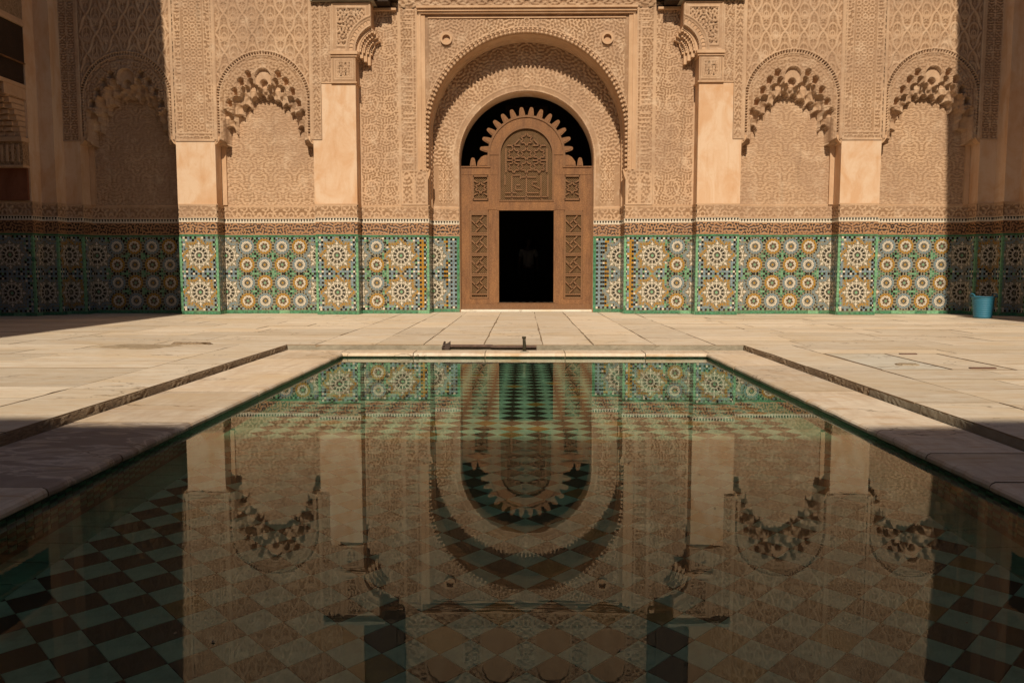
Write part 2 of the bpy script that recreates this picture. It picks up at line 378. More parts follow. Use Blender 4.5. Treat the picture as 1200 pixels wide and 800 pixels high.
def big_rosette(cx=0, cz=0, col=OCHRE):
    L = []; n = 12; D = 2*math.pi/n
    L.append((ngon(cx, cz, .025, 10), MINT))
    for i in range(n):
        a = i*D
        L.append((kite(cx, cz, a, .028, .066, .0115), BLACK)); L.append((kite(cx, cz, a+D/2, .048, .084, .010), WHITE))
        L.append((blk(cx, cz, a, .070, .094, .010, .016), WHITE))
        for o in (-1, 1): L.append((blk(cx, cz, a+D/2+o*.125, .098, .150, .0085, .0100), BLACK))
        L.append((blk(cx, cz, a+D/2, .116, .134, .009, .009), BLACK)); L.append((blk(cx, cz, a, .104, .146, .010, .016), WHITE))
        L.append((blk(cx, cz, a, .158, .184, .022, .027), WHITE)); L.append((kite(cx, cz, a+D/2, .162, .204, .014), WHITE))
    n = 16; D = 2*math.pi/n
    for i in range(n):
        a = i*D; R0 = rstar(a)
        if i % 2 == 0: L.append((kite(cx, cz, a, .192, R0*.80, .026, .4), WHITE)); L.append((kite(cx, cz, a, R0*.885, R0, .016, .45), col))
        else: L.append((blk(cx, cz, a, .192, R0*.82, .017, .012), WHITE)); L.append((ngon(cx+(R0+.035)*math.cos(a), cz+(R0+.035)*math.sin(a), .018, 4, a+math.pi/4), BLACK))
    for i in range(32):
        a = (i+.5)*2*math.pi/32; L.append((ngon(cx+rstar(a)*.79*math.cos(a), cz+rstar(a)*.79*math.sin(a), .0105, 4, a), (RED, BLACK)[i % 2]))
    m = 44
    for i in range(m):
        a = (i+.5)*2*math.pi/m; R0 = rstar(a)
        for f_, hw in ((.975, .0125), (.885, .0115)):
            L.append((blk(cx, cz, a, R0*f_-.011, R0*f_+.010, hw, hw), col if (i*5+int(f_*100)) % 11 else BLUE))
    return L
def put(mb, polys, y, M=None, clip=None):
    for pts, c in polys:
        if clip:
            cx = sum(p[0] for p in pts)/len(pts); cz = sum(p[1] for p in pts)/len(pts)
            if not (clip[0]+.004 < cx < clip[1]-.004 and clip[2]+.004 < cz < clip[3]-.004): continue
            pts = [(min(max(p[0], clip[0]), clip[1]), min(max(p[1], clip[2]), clip[3])) for p in pts]
        n = len(pts); a = sum(pts[i][0]*pts[(i+1)%n][1]-pts[(i+1)%n][0]*pts[i][1] for i in range(n))
        if a < 0: pts = pts[::-1]
        mb.add([(p[0], y, p[1]) for p in pts], [tuple(range(n))], c, M)
RM = {}
for nm, fn in (('small', small_rosette), ('big', big_rosette)):
    for c in (OCHRE, BLUE):
        b = MB(); put(b, fn(0, 0, c), 0); RM[nm, c] = b.mesh('rosette', ZM)
def field(mb, x0, x1, z0, z1, y, holes, colf, M=None, g=.0435):
    nx = max(1, round((x1-x0)/g)); nz = max(1, round((z1-z0)/g)); gx = (x1-x0)/nx; gz = (z1-z0)/nz; L = []
    for i in range(nx):
        for j in range(nz):
            cx = x0+(i+.5)*gx; cz = z0+(j+.5)*gz
            if any(math.hypot(cx-h[0], cz-h[1]) < (h[2] if h[2] < .3 else rstar(math.atan2(cz-h[1], cx-h[0]))+.024) for h in holes): continue
            c = colf(i, j, cx, cz, nx, nz)
            w = .30 if c == BLACK else .43
            if c == BLACK: L.append((ngon(cx, cz, gx*.66, 4, math.pi/4 + (math.pi/4 if (i*7+j*3) % 5 == 0 else 0)), c))
            else: L.append(([(cx-gx*w, cz-gz*w), (cx+gx*w, cz-gz*w), (cx+gx*w, cz+gz*w), (cx-gx*w, cz+gz*w)], c))
    put(mb, L, y, M)
def bgcol(base, alt, bigs=()):
    def f(i, j, x, z, nx, nz):
        if i in (0, nx-1) or j in (0, nz-1): return BLACK if (i+j) % 2 == 0 else (WHITE if (i+j) % 4 == 1 else MINT)
        if (i+j) % 2 == 0 and (i % 2 == 0): return BLACK
        return base if (i*3+j*5) % 7 < 5 else alt
    return f
def dado(s, a, b, y, spec, M=None, mirror=True):
    """mosaic panel; spec: list of (kind, |x|, z, colour). Rosettes wholly inside become sub-parts."""
    if M is None: x0, x1 = S(s, a, b); sx = s
    else: x0, x1 = a, b; sx = 1
    P = MB()
    P.add([(x0, y, 0.002), (x1, y, 0.002), (x1, y, DZ1+.045), (x0, y, DZ1+.045)], [(0, 1, 2, 3)], GROUT, M)
    # green plinth and top fillet, laid as short tiles
    n = max(1, round((x1-x0)/.22)); w = (x1-x0)/n
    for i in range(n):
        hh = .070 - .006*rnd.random()
        c = GREEN if rnd.random() < .85 else MINT
        P.box(x0+i*w+.003, x0+(i+1)*w-.003, y-.012, y, .004, hh, c, M); P.box(x0+i*w+.002, x0+(i+1)*w-.002, y-.010, y, DZ1+.008, DZ1+.040, GREEN, M)
    nm = P.obj('mosaic_panel', ZM, FAC)
    T = MB(); holes = []; clip = (x0, x1, DZ0, DZ1)
    for kind, cx, cz, col in spec:
        if kind == 'band':   # vertical colour band, cx..cz
            continue
        X = sx*cx; r = .172 if kind == 'small' else .338
        holes.append((X, cz, r+.008))
        if x0 <= X-r+.02 and X+r-.02 <= x1 and M is None:
            o = ob('rosette', RM[kind, col], nm, (X, y-.004, cz))
        else: put(T, (small_rosette if kind == 'small' else big_rosette)(X, cz, col), y-.004, M, clip)
    bands = [(sx*q[1], sx*q[2], q[3]) for q in spec if q[0] == 'band']
    bigs = [q for q in spec if q[0] == 'big']; smalls = [q for q in spec if q[0] == 'small']
    def colf(i, j, x, z, nx, nz):
        if j in (0, nz-1) or i in (0, nx-1): return BLACK if (i+j) % 2 == 0 else (WHITE if (i+j) % 8 == 1 else (MINT if (i+j) % 4 == 1 else BLUE))
        for p, q, c in bands:
            if min(p, q) <= x <= max(p, q): return BLACK if (abs(x-min(p, q)) < .03 or abs(x-max(p, q)) < .03) and j % 2 == 0 else c
        db = min([math.hypot(x-sx*q[1], z-q[2]) for q in bigs] + [9]); dsm = min([math.hypot(x-sx*q[1], z-q[2]) for q in smalls] + [9])
        if dsm < .26 and dsm < db-.1:
            if dsm > .222: return MINT
            return GREEN if (i+j) % 2 else (BLACK if (i % 3) else MINT)
        if (i+j) % 2 == 0 and (j % 2 == 0 or (i+3*j) % 7 == 0): return BLACK
        if db < .46: return (BLUE, BLUE, MINT, BLUE, BLUE, WHITE, BLUE)[(i*3+j*2) % 7]
        return (BLUE, OCHRE, MINT, BLUE, WHITE)[(i+2*j) % 5]
    field(T, x0+.012, x1-.012, DZ0, DZ1, y-.004, holes, colf, M)
    T.obj('mosaic_tesserae', ZM, nm, kind='stuff')
    return nm
def smalls(c, pitch=.350, cols=4, flip=0):
    L = []
    for i in range(cols):
        for j in range(4): L.append(('small', c+(i-(cols-1)/2)*pitch, DZ0+.178+j*.356, OCHRE if (i+j+flip) % 2 else BLUE))
    return L
ZB = (DZ0+.356, DZ0+1.068)
def bigs(c, col=OCHRE): return [('big', c, z, col) for z in ZB]
ZCOLS = {  # per front run
 0: lambda s: bigs(1.90, BLUE) + [('band', 1.60, 1.68, OCHRE), ('band', 1.44, 1.56, BLUE)],
 1: lambda s: bigs(2.47) + [('small', 2.955, DZ0+.178+j*.356, OCHRE if (j % 2 == 0) else BLUE) for j in range(4)] + bigs(3.40, BLUE) + [('band', 2.0, 2.09, OCHRE)],
 2: lambda s: bigs(3.655), 3: lambda s: smalls(5.00, flip=(s > 0)) + bigs(4.06, BLUE) + bigs(5.94, BLUE),
 4: lambda s: bigs(6.33), 5: lambda s: smalls(7.58, flip=(s > 0)) + bigs(6.66, BLUE) + bigs(8.50, BLUE),
 6: lambda s: bigs(8.87), 7: lambda s: bigs(9.15, BLUE), 8: lambda s: bigs(9.60, BLUE) + bigs(10.4)}
for s in (-1, 1):
    for i, (a, b, y) in enumerate(FRONTS):
        dado(s, a, b, y, ZCOLS[i](s))
        x0, x1 = S(s, a, b)
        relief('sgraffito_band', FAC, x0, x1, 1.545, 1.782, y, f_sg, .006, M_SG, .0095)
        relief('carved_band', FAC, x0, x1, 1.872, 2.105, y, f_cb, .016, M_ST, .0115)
        t = MB(); t.box(x0, x1, y-.018, y, 2.105, 2.125, 0); t.box(x0, x1, y-.012, y, 1.862, 1.874, 0); t.obj('fillet', M_TR, FAC)
        t = MB(); t.box(x0, x1, y-.008, y, 1.780, 1.862, WHITE)
        n = round((x1-x0)/.056); w = (x1-x0)/n
        for q in range(n):
            cx = x0+(q+.5)*w; t.add([(cx-w*.40, y-.011, 1.852), (cx, y-.011, 1.795), (cx+w*.40, y-.011, 1.852)], [(0, 1, 2)], BLACK)
        t.obj('triangle_tile_frieze', ZM, FAC)
    for x, y0, y1 in RETS:
        # local u runs along depth; for the mirrored side swap so normals face the centre
        M = Matrix(((0, s, 0, s*x), (1, 0, 0, 0), (0, 0, 1, 0), (0, 0, 0, 1)))
        nmz = dado(1, y0, y1, 0, bigs(y1, OCHRE if x in (X7,) else BLUE) if x >= X6 else bigs((y0+y1)/2+.2, BLUE), M)
        relief('sgraffito_band', FAC, y0, y1, 1.545, 1.782, 0, f_sg, .006, M_SG, .0115, M)
        relief('carved_band', FAC, y0, y1, 1.872, 2.105, 0, f_cb, .016, M_ST, .0115, M)
        t = MB(); t.box(y0, y1, -.018, 0, 2.105, 2.125, 0, M); t.box(y0, y1, -.012, 0, 1.862, 1.874, 0, M); t.obj('fillet', M_TR, FAC)
        t = MB(); t.box(y0, y1, -.008, 0, 1.780, 1.862, WHITE, M); n = round((y1-y0)/.056); w = (y1-y0)/n
        for q in range(n):
            cx = y0+(q+.5)*w; t.add([(cx-w*.40, -.011, 1.852), (cx, -.011, 1.795), (cx+w*.40, -.011, 1.852)], [(0, 1, 2)], BLACK, M)
        t.obj('triangle_tile_frieze', ZM, FAC)
    # glazed quarter-round arris strips, laid in short lengths
    for x, y, c in [(X1, yB, MINT), (X2, yA, MINT), (X3, yA, MINT), (X4, yA, MINT), (X5, yA, BLUE), (X6, yA, MINT), (X7, -.33, MINT), (X8, -.66, MINT)]:
        t = MB(); z = .06; sg = 1 if (x in (X3, X5)) else -1
        while z < DZ1-.01:
            h = min(.095, DZ1-z); cx = s*(x - sg*.016) if True else 0
            t.box(cx-.022, cx+.022, y-.016, y+.022, z, z+h-.005, MINT if rnd.random() < .93 else GREEN); z += h
        t.obj('arris_tile_strip', ZM, FAC)
    # green trim beside the door
    t = MB(); t.box(*S(s, X0-.004, X0+.055), yC-.014, yC+.02, .07, 1.54, GREEN); t.obj('green_edge_tile', ZM, FAC)
    # cores of pilasters and steps
    for a, b, y in ((X2+.004, X3-.004, yA), (X4+.004, X5-.004, yA), (X6+.004, X9, yA)):
        t = MB(); t.box(*S(s, a, b), y+.006, yB+.01, 0, ZTOP); t.obj('pilaster_core', M_BK, FAC)
    t = MB(); t.box(*S(s, X7+.004, X9), -.33+.006, .01, 0, ZTOP); t.box(*S(s, X8+.004, X9), -.66+.006, -.32, 0, ZTOP); t.obj('pilaster_core', M_BK, FAC)

# ---- plain plaster blocks ------------------------------------------------
Z0 = 2.125
def block(s, a, b, y0, y1, z0, z1, m=M_PL, name='plaster_block'):
    t = MB(); t.box(*S(s, a, b), y0, y1, z0, z1); t.obj(name, m, FAC)
for s in (-1, 1):
    t = MB(); t.prism([(s*a, z) for a, z in [(X2-.006, Z0), (X3+.006, Z0), (X3+.006, 3.33), (3.895, 3.33), (3.895, 4.375), (X2-.006, 4.375)]], yA-.004, yB+.02); t.obj('plaster_block', M_PL, FAC)
    block(s, X4-.006, X5+.006, yA-.004, yB+.02, Z0, 3.305)
    block(s, X6-.006, X7+.006, yA-.004, yB+.02, Z0, 3.32)
    block(s, X7-.006, X8, -.334, .0, Z0, ZTOP); block(s, X8-.006, X9, -.664, -.33, Z0, ZTOP)
    # slim inner jamb strips at the niche sides
    block(s, X4-.10, X4-.012, yB-.05, yB, Z0, 3.25, M_TR, 'jamb_strip'); block(s, X6-.10, X6-.012, yB-.05, yB, Z0, 3.25, M_TR, 'jamb_strip')
    # carved panels above the plaster
    def pil(U, V):
        w = np.abs(np.abs(U)-(X4+X5)/2); h = np.where(w < .20, stars(U, V), vermic(U, V, .06, 61, .3, .5))
        for e in (.215, .345): h = np.maximum(h, lines(w-e, .02)*1.1)
        h = np.where((w < .215) & (w > .18), .3, h)
        h = np.where(V < 3.45, np.where(w < .34, vermic(U, V, .06, 62, .2, .3), h), h); h = np.maximum(h, lines(V-3.45, .018)*(w < .33)); h = np.maximum(h, (V < 3.335)*1.0)
        return h
    zz = np.concatenate([lin(3.305, 6.1, .012), lin(6.12, 9.85, .03)])
    relief('carved_pilaster_panel', FAC, *S(s, X4-.006, X5+.006), 0, 0, yA, pil, .020, M_ST, .012, zs=zz)
    def stp(U, V):
        w = np.abs(np.abs(U)-(X6+X7)/2); h = vermic(U, V, .05, 71, .16, .5); h = np.maximum(h, lines(w, .012)); h = np.maximum(h, (w > .135)*1.0)
        return np.maximum(h, (V < 3.34)*1.0)
    relief('carved_pilaster_panel', FAC, *S(s, X6-.006, X7-.006), 0, 0, yA, stp, .02, M_ST, .015, zs=zz)
    def nar(U, V):
        w = np.abs(U); h = vermic(U, V, .06, 77, .17, .34); e = np.minimum(w-3.90, 4.065-w); return np.where(e < .018, 1.0, np.where(V < 3.36, 1.0, h))
    relief('narrow_carved_strip', FAC, *S(s, 3.90, X3+.006), 0, 0, yA, nar, .02, M_ST, .0115, zs=np.concatenate([lin(3.331, 6.1, .012), lin(6.12, 9.85, .03)]))
    def scr(U, V):
        w = np.abs(U); v = V; c = 3.785; ph = 2*math.pi*v/.30
        d = (w-c)-.035*np.sin(ph); h = lines(d, .016); h = np.maximum(h, .75*vermic(U, V, .05, 83, .4, .3)); e = np.minimum(w-3.69, 3.90-w)
        return np.where(e < .018, 1.0, h)
    relief('scroll_strip', FAC, *S(s, 3.68, 3.90), 0, 0, yA, scr, .022, M_ST, .0115, zs=np.concatenate([lin(4.40, 6.1, .012), lin(6.12, 9.85, .03)]))
    block(s, 3.68, 3.895, yA-.02, yA+.02, 4.378, 4.398, M_TR, 'fillet')
    # side cheek of the upper outer pilasters
# ---- blind niches with muqarnas arches -------------------------------------
XF = np.array([0, .15, .26, .4, .5, .6, .7, .78, .83, .95]); ZF = np.array([4.38, 4.38, 4.46, 4.33, 4.19, 4.04, 3.85, 3.58, 3.36, 3.2])
XBk = np.array([0, .12, .22, .33, .45, .56, .66, .73, .80, .95]); ZBk = np.array([4.20, 4.20, 4.16, 4.07, 3.99, 3.83, 3.63, 3.45, 3.28, 3.1])
def niche(s, c, hw):
    R0 = .865; zc = 4.08; us = lin(-hw, hw, .0108); vs = np.concatenate([lin(2.118, 6.1, .0112), lin(6.12, 9.85, .028)])
    U, V = np.meshgrid(us, vs); ax = np.abs(U)
    r = np.where(V > zc, np.hypot(U, V-zc), ax)
    # front face relief (height above plane)
    seb = sebka(U, V-4.95, .355, .72, 91)
    ringc = vermic(np.arctan2(V-zc, ax)*.75, r, .06, 93, .52, 3)
    face = np.where(r > R0+.03, seb*.030, np.where(r > R0-.03, .0, ringc*.016+.006))
    bead = (r > R0-.026) & (r < R0+.026) & (V > 3.45)
    ang = np.where(V > zc, np.arctan2(V-zc, U)*R0, V)
    face = np.where(bead, np.where(np.mod(ang, .052) < .026, .03, -.035), face)
    face = np.where((r > R0+.026) & (r < R0+.05), .036, face); face = np.where((r < R0-.026) & (r > R0-.045), .03, face)
    face = np.where((ax > hw-.055) & (V > 3.33), .045, face); face = np.where((ax > hw-.07) & (ax < hw-.055), .0, face)
    depth = -face; cv = np.clip(face/.035, 0, 1)
    # muqarnas tiers
    wob = .03*np.sin(U*9.1+c*3)+.02*np.sin(U*23.+c)
    tiers = [(.09, .10, .17), (.125, .40, .15), (.155, .70, .165), (.31, 1.0, .15)]
    for t, (dd, fr, w) in enumerate(tiers):
        off = (0, w/2, 0, w/2)[t]
        xc = np.round((U-off)/w)*w+off; q = np.clip(np.abs(U-xc)/(w/2), 0, 1)
        zf = np.interp(np.abs(xc), XF, ZF); zb = np.interp(np.abs(xc), XBk, ZBk); zt = zf+(zb-zf)*fr + wob*(t == 3)
        zt = zt - .095*(1-np.sqrt(np.clip(1-q**2, 0, 1)))
        ins = (V < zt); dome = .035*np.clip((zt-V)/.05, 0, 1)*np.clip(1-q**2, 0, 1)*(t < 3)
        depth = np.where(ins, dd+dome-.03*(q > .84)*(t < 3), depth); cv = np.where(ins, .62, cv)
    # small pockets and the central lobe on the face
    for px, pz, pw, ph, pd in [(0, 4.53, .30, .31, .045), (.285, 4.56, .115, .13, .13), (.425, 4.42, .12, .14, .13), (.235, 4.38, .11, .20, .17), (.555, 4.24, .11, .14, .14), (.66, 4.03, .10, .14, .14), (.74, 3.83, .09, .15, .13), (.0, 4.40, .15, .14, .17)]:
        q = np.abs(ax-px)/(pw/2); top = pz+ph/2-(pw/2)*(1-np.sqrt(np.clip(1-q**2, 0, 1)))
        ins = (q < 1) & (V < top) & (V > pz-ph/2)
        depth = np.where(ins, np.maximum(depth, pd), depth); cv = np.where(ins, .9, cv)
    lob = lines(np.where(V > 4.515, np.hypot(U, V-4.515), ax+0)-.165, .02)*(V > 4.36)
    depth = np.where((lob > .3) & (depth < .08), -.03, depth)
    # back wall
    zb = np.interp(ax, XBk, ZBk); last = depth > .305
    zg = np.abs(np.mod(U/.47+.5, 1)-.5)*.10; bw = vermic(U, V+zg, .050, 98, .47, .58, .6, 1.15)
    edge = (V < 2.16)
    back = last | (V < 3.25); depth = np.where(back, yB-yA - np.where(edge, .012, bw*.010), depth); cv = np.where(back, np.clip(.25+.75*bw, 0, 1), cv)
    # hood foot: below 3.3 the jambs belong to the pilasters
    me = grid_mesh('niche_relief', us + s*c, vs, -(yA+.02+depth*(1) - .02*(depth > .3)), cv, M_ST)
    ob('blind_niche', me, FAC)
for s in (-1, 1):
    niche(s, (X3+X4)/2, (X4-X3)/2-.004); niche(s, (X5+X6)/2, (X6-X5)/2-.004)
    for c, hw in (((X3+X4)/2, (X4-X3)/2), ((X5+X6)/2, (X6-X5)/2)):     # little corbels at the feet of the arches
        for e in (-1, 1):
            t = MB(); x = s*c+e*(hw-.004)
            t.prism([(x, 3.24), (x-e*.045, 3.27), (x-e*.085, 3.33), (x-e*.11, 3.40), (x, 3.40)], yA+.0, yB, 0); t.obj('arch_corbel', M_TR, FAC)

# ---- central wall, plane B ---------------------------------------------------
ZC = 5.74
def spandrel(U, V):
    r = np.where(V > ARC_B[1], np.hypot(U, V-ARC_B[1]), np.abs(U)); ax = np.abs(U)
    h = vermic(U, V, .068, 101, 9, 9); ang = np.where(V > ARC_B[1], np.arctan2(V-ARC_B[1], ax)*1.95, V)
    h = np.where(r < 2.005, -.6, h); h = np.where((r > 2.005) & (r < 2.03), 1.1, h); h = np.where((ax > 1.88) & (r > 2.02), .2, h); h = np.where(V > ZC-.09, .2, h)
    for sx in (-1, 1):
        d = np.hypot(U-sx*1.545, V-5.275); h = np.where(d < .155, .2, h); h = np.maximum(h, lines(d-.13, .028)*1.35)
    d = np.hypot(U, V-5.62); h = np.where(d < .065, .1, h); h = np.maximum(h, lines(d-.05, .014)*1.3)
    return h
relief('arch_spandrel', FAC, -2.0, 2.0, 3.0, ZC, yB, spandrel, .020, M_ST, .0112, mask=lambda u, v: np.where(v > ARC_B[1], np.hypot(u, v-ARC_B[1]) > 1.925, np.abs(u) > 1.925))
for s in (-1, 1):
    t = MB(); a = s*1.545
    for ring, (r0, r1, y) in enumerate([(.0, .075, .02), (.075, .115, -.045)]): t.arc(a, 5.275, r0, r1, 0, 2*math.pi, yB+y-.03 if ring else yB-.012, yB+.02, 24)
    t.obj('boss', M_TR, FAC)
# smooth rectangular frame (alfiz) and cornice
for s in (-1, 1):
    t = MB(); t.box(*S(s, 1.955, 2.035), yB-.035, yB, 2.80, ZC); t.box(*S(s, 2.035, 2.075), yB-.06, yB, 2.80, ZC+.0); t.box(*S(s, 2.075, 2.118), yB-.03, yB, 2.80, ZC+.10)
    t.obj('portal_frame_moulding', M_TR, FAC)
t = MB()
for z0, z1, d, x in ((ZC, ZC+.035, .075, 2.075), (ZC+.035, ZC+.085, .11, 2.09), (ZC+.085, ZC+.125, .15, 2.11)): t.box(-x, x, yB-d, yB, z0, z1)
t.box(-1.90, 1.90, yB-.03, yB, ZC-.075, ZC-.055); t.obj('portal_cornice', M_TR, FAC)
def epi(U, V):
    w = np.abs(U)-2.135; h = kufic(V, np.clip(w, 0, .3), .30, 111); e = np.minimum(w, 2.445-np.abs(U)); h = np.where(e < .018, 1, h)
    for z in (5.60, 5.28, 4.55, 3.9, 3.2): h = np.maximum(h, lines(V-z, .012))
    return h
def ara(U, V):
    h = vermic(U, V, .054, 121, .39, .54); q = fold(U+.1, .39); d = lines(np.hypot(q-.195, (np.mod(V, .54)-.27)*.8)-.13, .018); h = np.maximum(h, d*.9)
    w = np.abs(U); e = np.minimum(w-2.47, X2-.01-w); return np.where(e < .022, 1.0, h)
for s in (-1, 1):
    relief('inscription_panel', FAC, *S(s, 2.12, 2.455), 2.80, 5.86, yB, epi, .020, M_ST, .011)
    relief('arabesque_panel', FAC, *S(s, 2.455, X2), 2.125, 5.95, yB, ara, .015, M_ST, .0105)
    def cap(U, V):
        w = np.abs(U); e = np.minimum(np.minimum(w-1.93, 2.45-w), np.minimum(V-2.13, 2.80-V)); q = np.abs(w-2.19)
        h = vermic(U, V, .07, 131, .26, .7); d = np.where(V > 2.55, np.hypot(np.abs(q-.125), (V-2.55)*.7), np.abs(q-.125)); h = np.maximum(h, lines(d-.10, .016)); h = np.maximum(h, lines(q, .014))
        return np.where(e < .03, 1, h)
    relief('pedestal_panel', FAC, *S(s, 1.925, 2.45), 2.125, 2.80, yB-.015, cap, .017, M_ST, .0125)
# arch reveal B -> C
v = []; f = []; pr = [(yB-.012, 0), (yB+.03, .0), (yB+.05, .018), (yB+.11, .018), (yB+.13, 0), (yB+.42, 0), (yB+.44, -.03), (yC+.01, -.03)]
path = [(X1, 2.1, 0)] + [(X1, z, 0) for z in np.linspace(2.4, ARC_B[1]-.1, 5)] + [(0, 0, a) for a in np.linspace(0.001, math.pi-.001, 64)] + [(-X1, z, 0) for z in np.linspace(ARC_B[1]-.1, 2.4, 5)] + [(-X1, 2.1, 0)]
for q in path:
    for y, d in pr:
        if q[2]: r = ARC_B[2]+d; v.append((r*math.cos(q[2]), y, ARC_B[1]+r*math.sin(q[2])))
        else: v.append((q[0]+(d if q[0] > 0 else -d), y, q[1]))
n = len(pr)
for i in range(len(path)-1):
    for j in range(n-1): f.append((i*n+j, i*n+j+1, (i+1)*n+j+1, (i+1)*n+j))
t = MB(); t.add(v, f, 0, None, False); t.obj('arch_reveal', M_TR, FAC)
# beaded edge
def ball(mb, c, r, mi=0):
    ph = (1+5**.5)/2; V_ = [Vector(p).normalized() for p in [(-1,ph,0),(1,ph,0),(-1,-ph,0),(1,-ph,0),(0,-1,ph),(0,1,ph),(0,-1,-ph),(0,1,-ph),(ph,0,-1),(ph,0,1),(-ph,0,-1),(-ph,0,1)]]
    F_ = [(0,11,5),(0,5,1),(0,1,7),(0,7,10),(0,10,11),(1,5,9),(5,11,4),(11,10,2),(10,7,6),(7,1,8),(3,9,4),(3,4,2),(3,2,6),(3,6,8),(3,8,9),(4,9,5),(2,4,11),(6,2,10),(8,6,7),(9,8,1)]
    mb.add([tuple(Vector(c)+p*r) for p in V_], F_, mi, None, True)
t = MB(); st = .088; a = .0
L = [(s*(X1+.005), z) for s in (-1, 1) for z in np.arange(2.80, ARC_B[1], st)] + [((X1+.005)*math.cos(q), ARC_B[1]+(X1+.005)*math.sin(q)) for q in np.arange(0, math.pi, st/X1)]
for x, z in L:
    ball(t, (x, yB-.03, z), .034)
    d = Vector((x, 0, z-max(z if z < ARC_B[1] else ARC_B[1], 0))) if z < ARC_B[1] else Vector((x, 0, z-ARC_B[1])); d.normalize()
    ball(t, (x+d.x*.055, yB-.018, z+d.z*.055), .030)
t.obj('beaded_arch_edge', M_TR, FAC, kind='stuff')
for s in (-1, 1): t = MB(); x = s*X1; t.prism([(x, 2.62), (x-s*.03, 2.70), (x-s*.05, 2.80), (x+s*.04, 2.84), (x+s*.04, 2.62)], yB-.03, yB+.2); t.obj('arch_corbel', M_TR, FAC)

# plane C: tympanum
def tym(U, V):
    r = np.where(V > ARC_C[1], np.hypot(U, V-ARC_C[1]), np.abs(U)); ang = np.where(V > ARC_C[1], np.arctan2(np.abs(U), V-ARC_C[1])*1.6, 2.51+ARC_C[1]-V)
    h = vermic(ang, r, .062, 141, .42, 3); h = np.where(r < 1.47, .3, h); h = np.where((r > 1.47) & (r < 1.50), 1.0, h)
    ins = (V < 2.95); w = np.abs(U)
    h = np.where(ins, np.where((w > 1.5) & (w < 1.78), np.maximum(vermic(U, V, .05, 142, .14, .2), lines(w-1.59, .012)+lines(w-1.69, .012)), .35), h)
    h = np.where(ins & (V < 2.20), .35, h); h = np.where(V < 2.14, 1.0, h)
    d = np.hypot(U*1.15, V-4.60); h = np.where(d < .13, .5, h); h = np.maximum(h, 1.5*lines(d-.10, .022)+1.3*lines(d-.03, .02)); h = np.maximum(h, 1.3*lines(d, .05)*(V > 4.42))
    h = np.where((r > 1.37) & (r < 1.39), .9, h)
    return np.clip(h, 0, 1.6)
relief('tympanum_relief', FAC, -1.96, 1.96, 2.125, 5.5, yC, tym, .017, M_ST, .0112, mask=lambda u, v: np.where(v > ARC_C[1], np.hypot(u, v-ARC_C[1]) > 1.368, np.abs(u) > 1.368))
v = []; f = []; pr = [(yC-.016, 0), (yC+.03, -.012), (yD, -.012), (yD+.2, -.012)]
path = [(X0, z, 0) for z in (0., 1., 2., 2.8)] + [(0, 0, a) for a in np.linspace(0.001, math.pi-.001, 48)] + [(-X0, z, 0) for z in (2.8, 2., 1., 0.)]
for q in path:
    for y, d in pr:
        if q[2]: r = ARC_C[2]+d; v.append((r*math.cos(q[2]), y, ARC_C[1]+r*math.sin(q[2])))
        else: v.append((q[0]+(d if q[0] > 0 else -d), y, q[1]))
n = len(pr)
for i in range(len(path)-1):
    for j in range(n-1): f.append((i*n+j, i*n+j+1, (i+1)*n+j+1, (i+1)*n+j))
t = MB(); t.add(v, f, 0, None, False); t.obj('door_arch_reveal', M_PL, FAC)

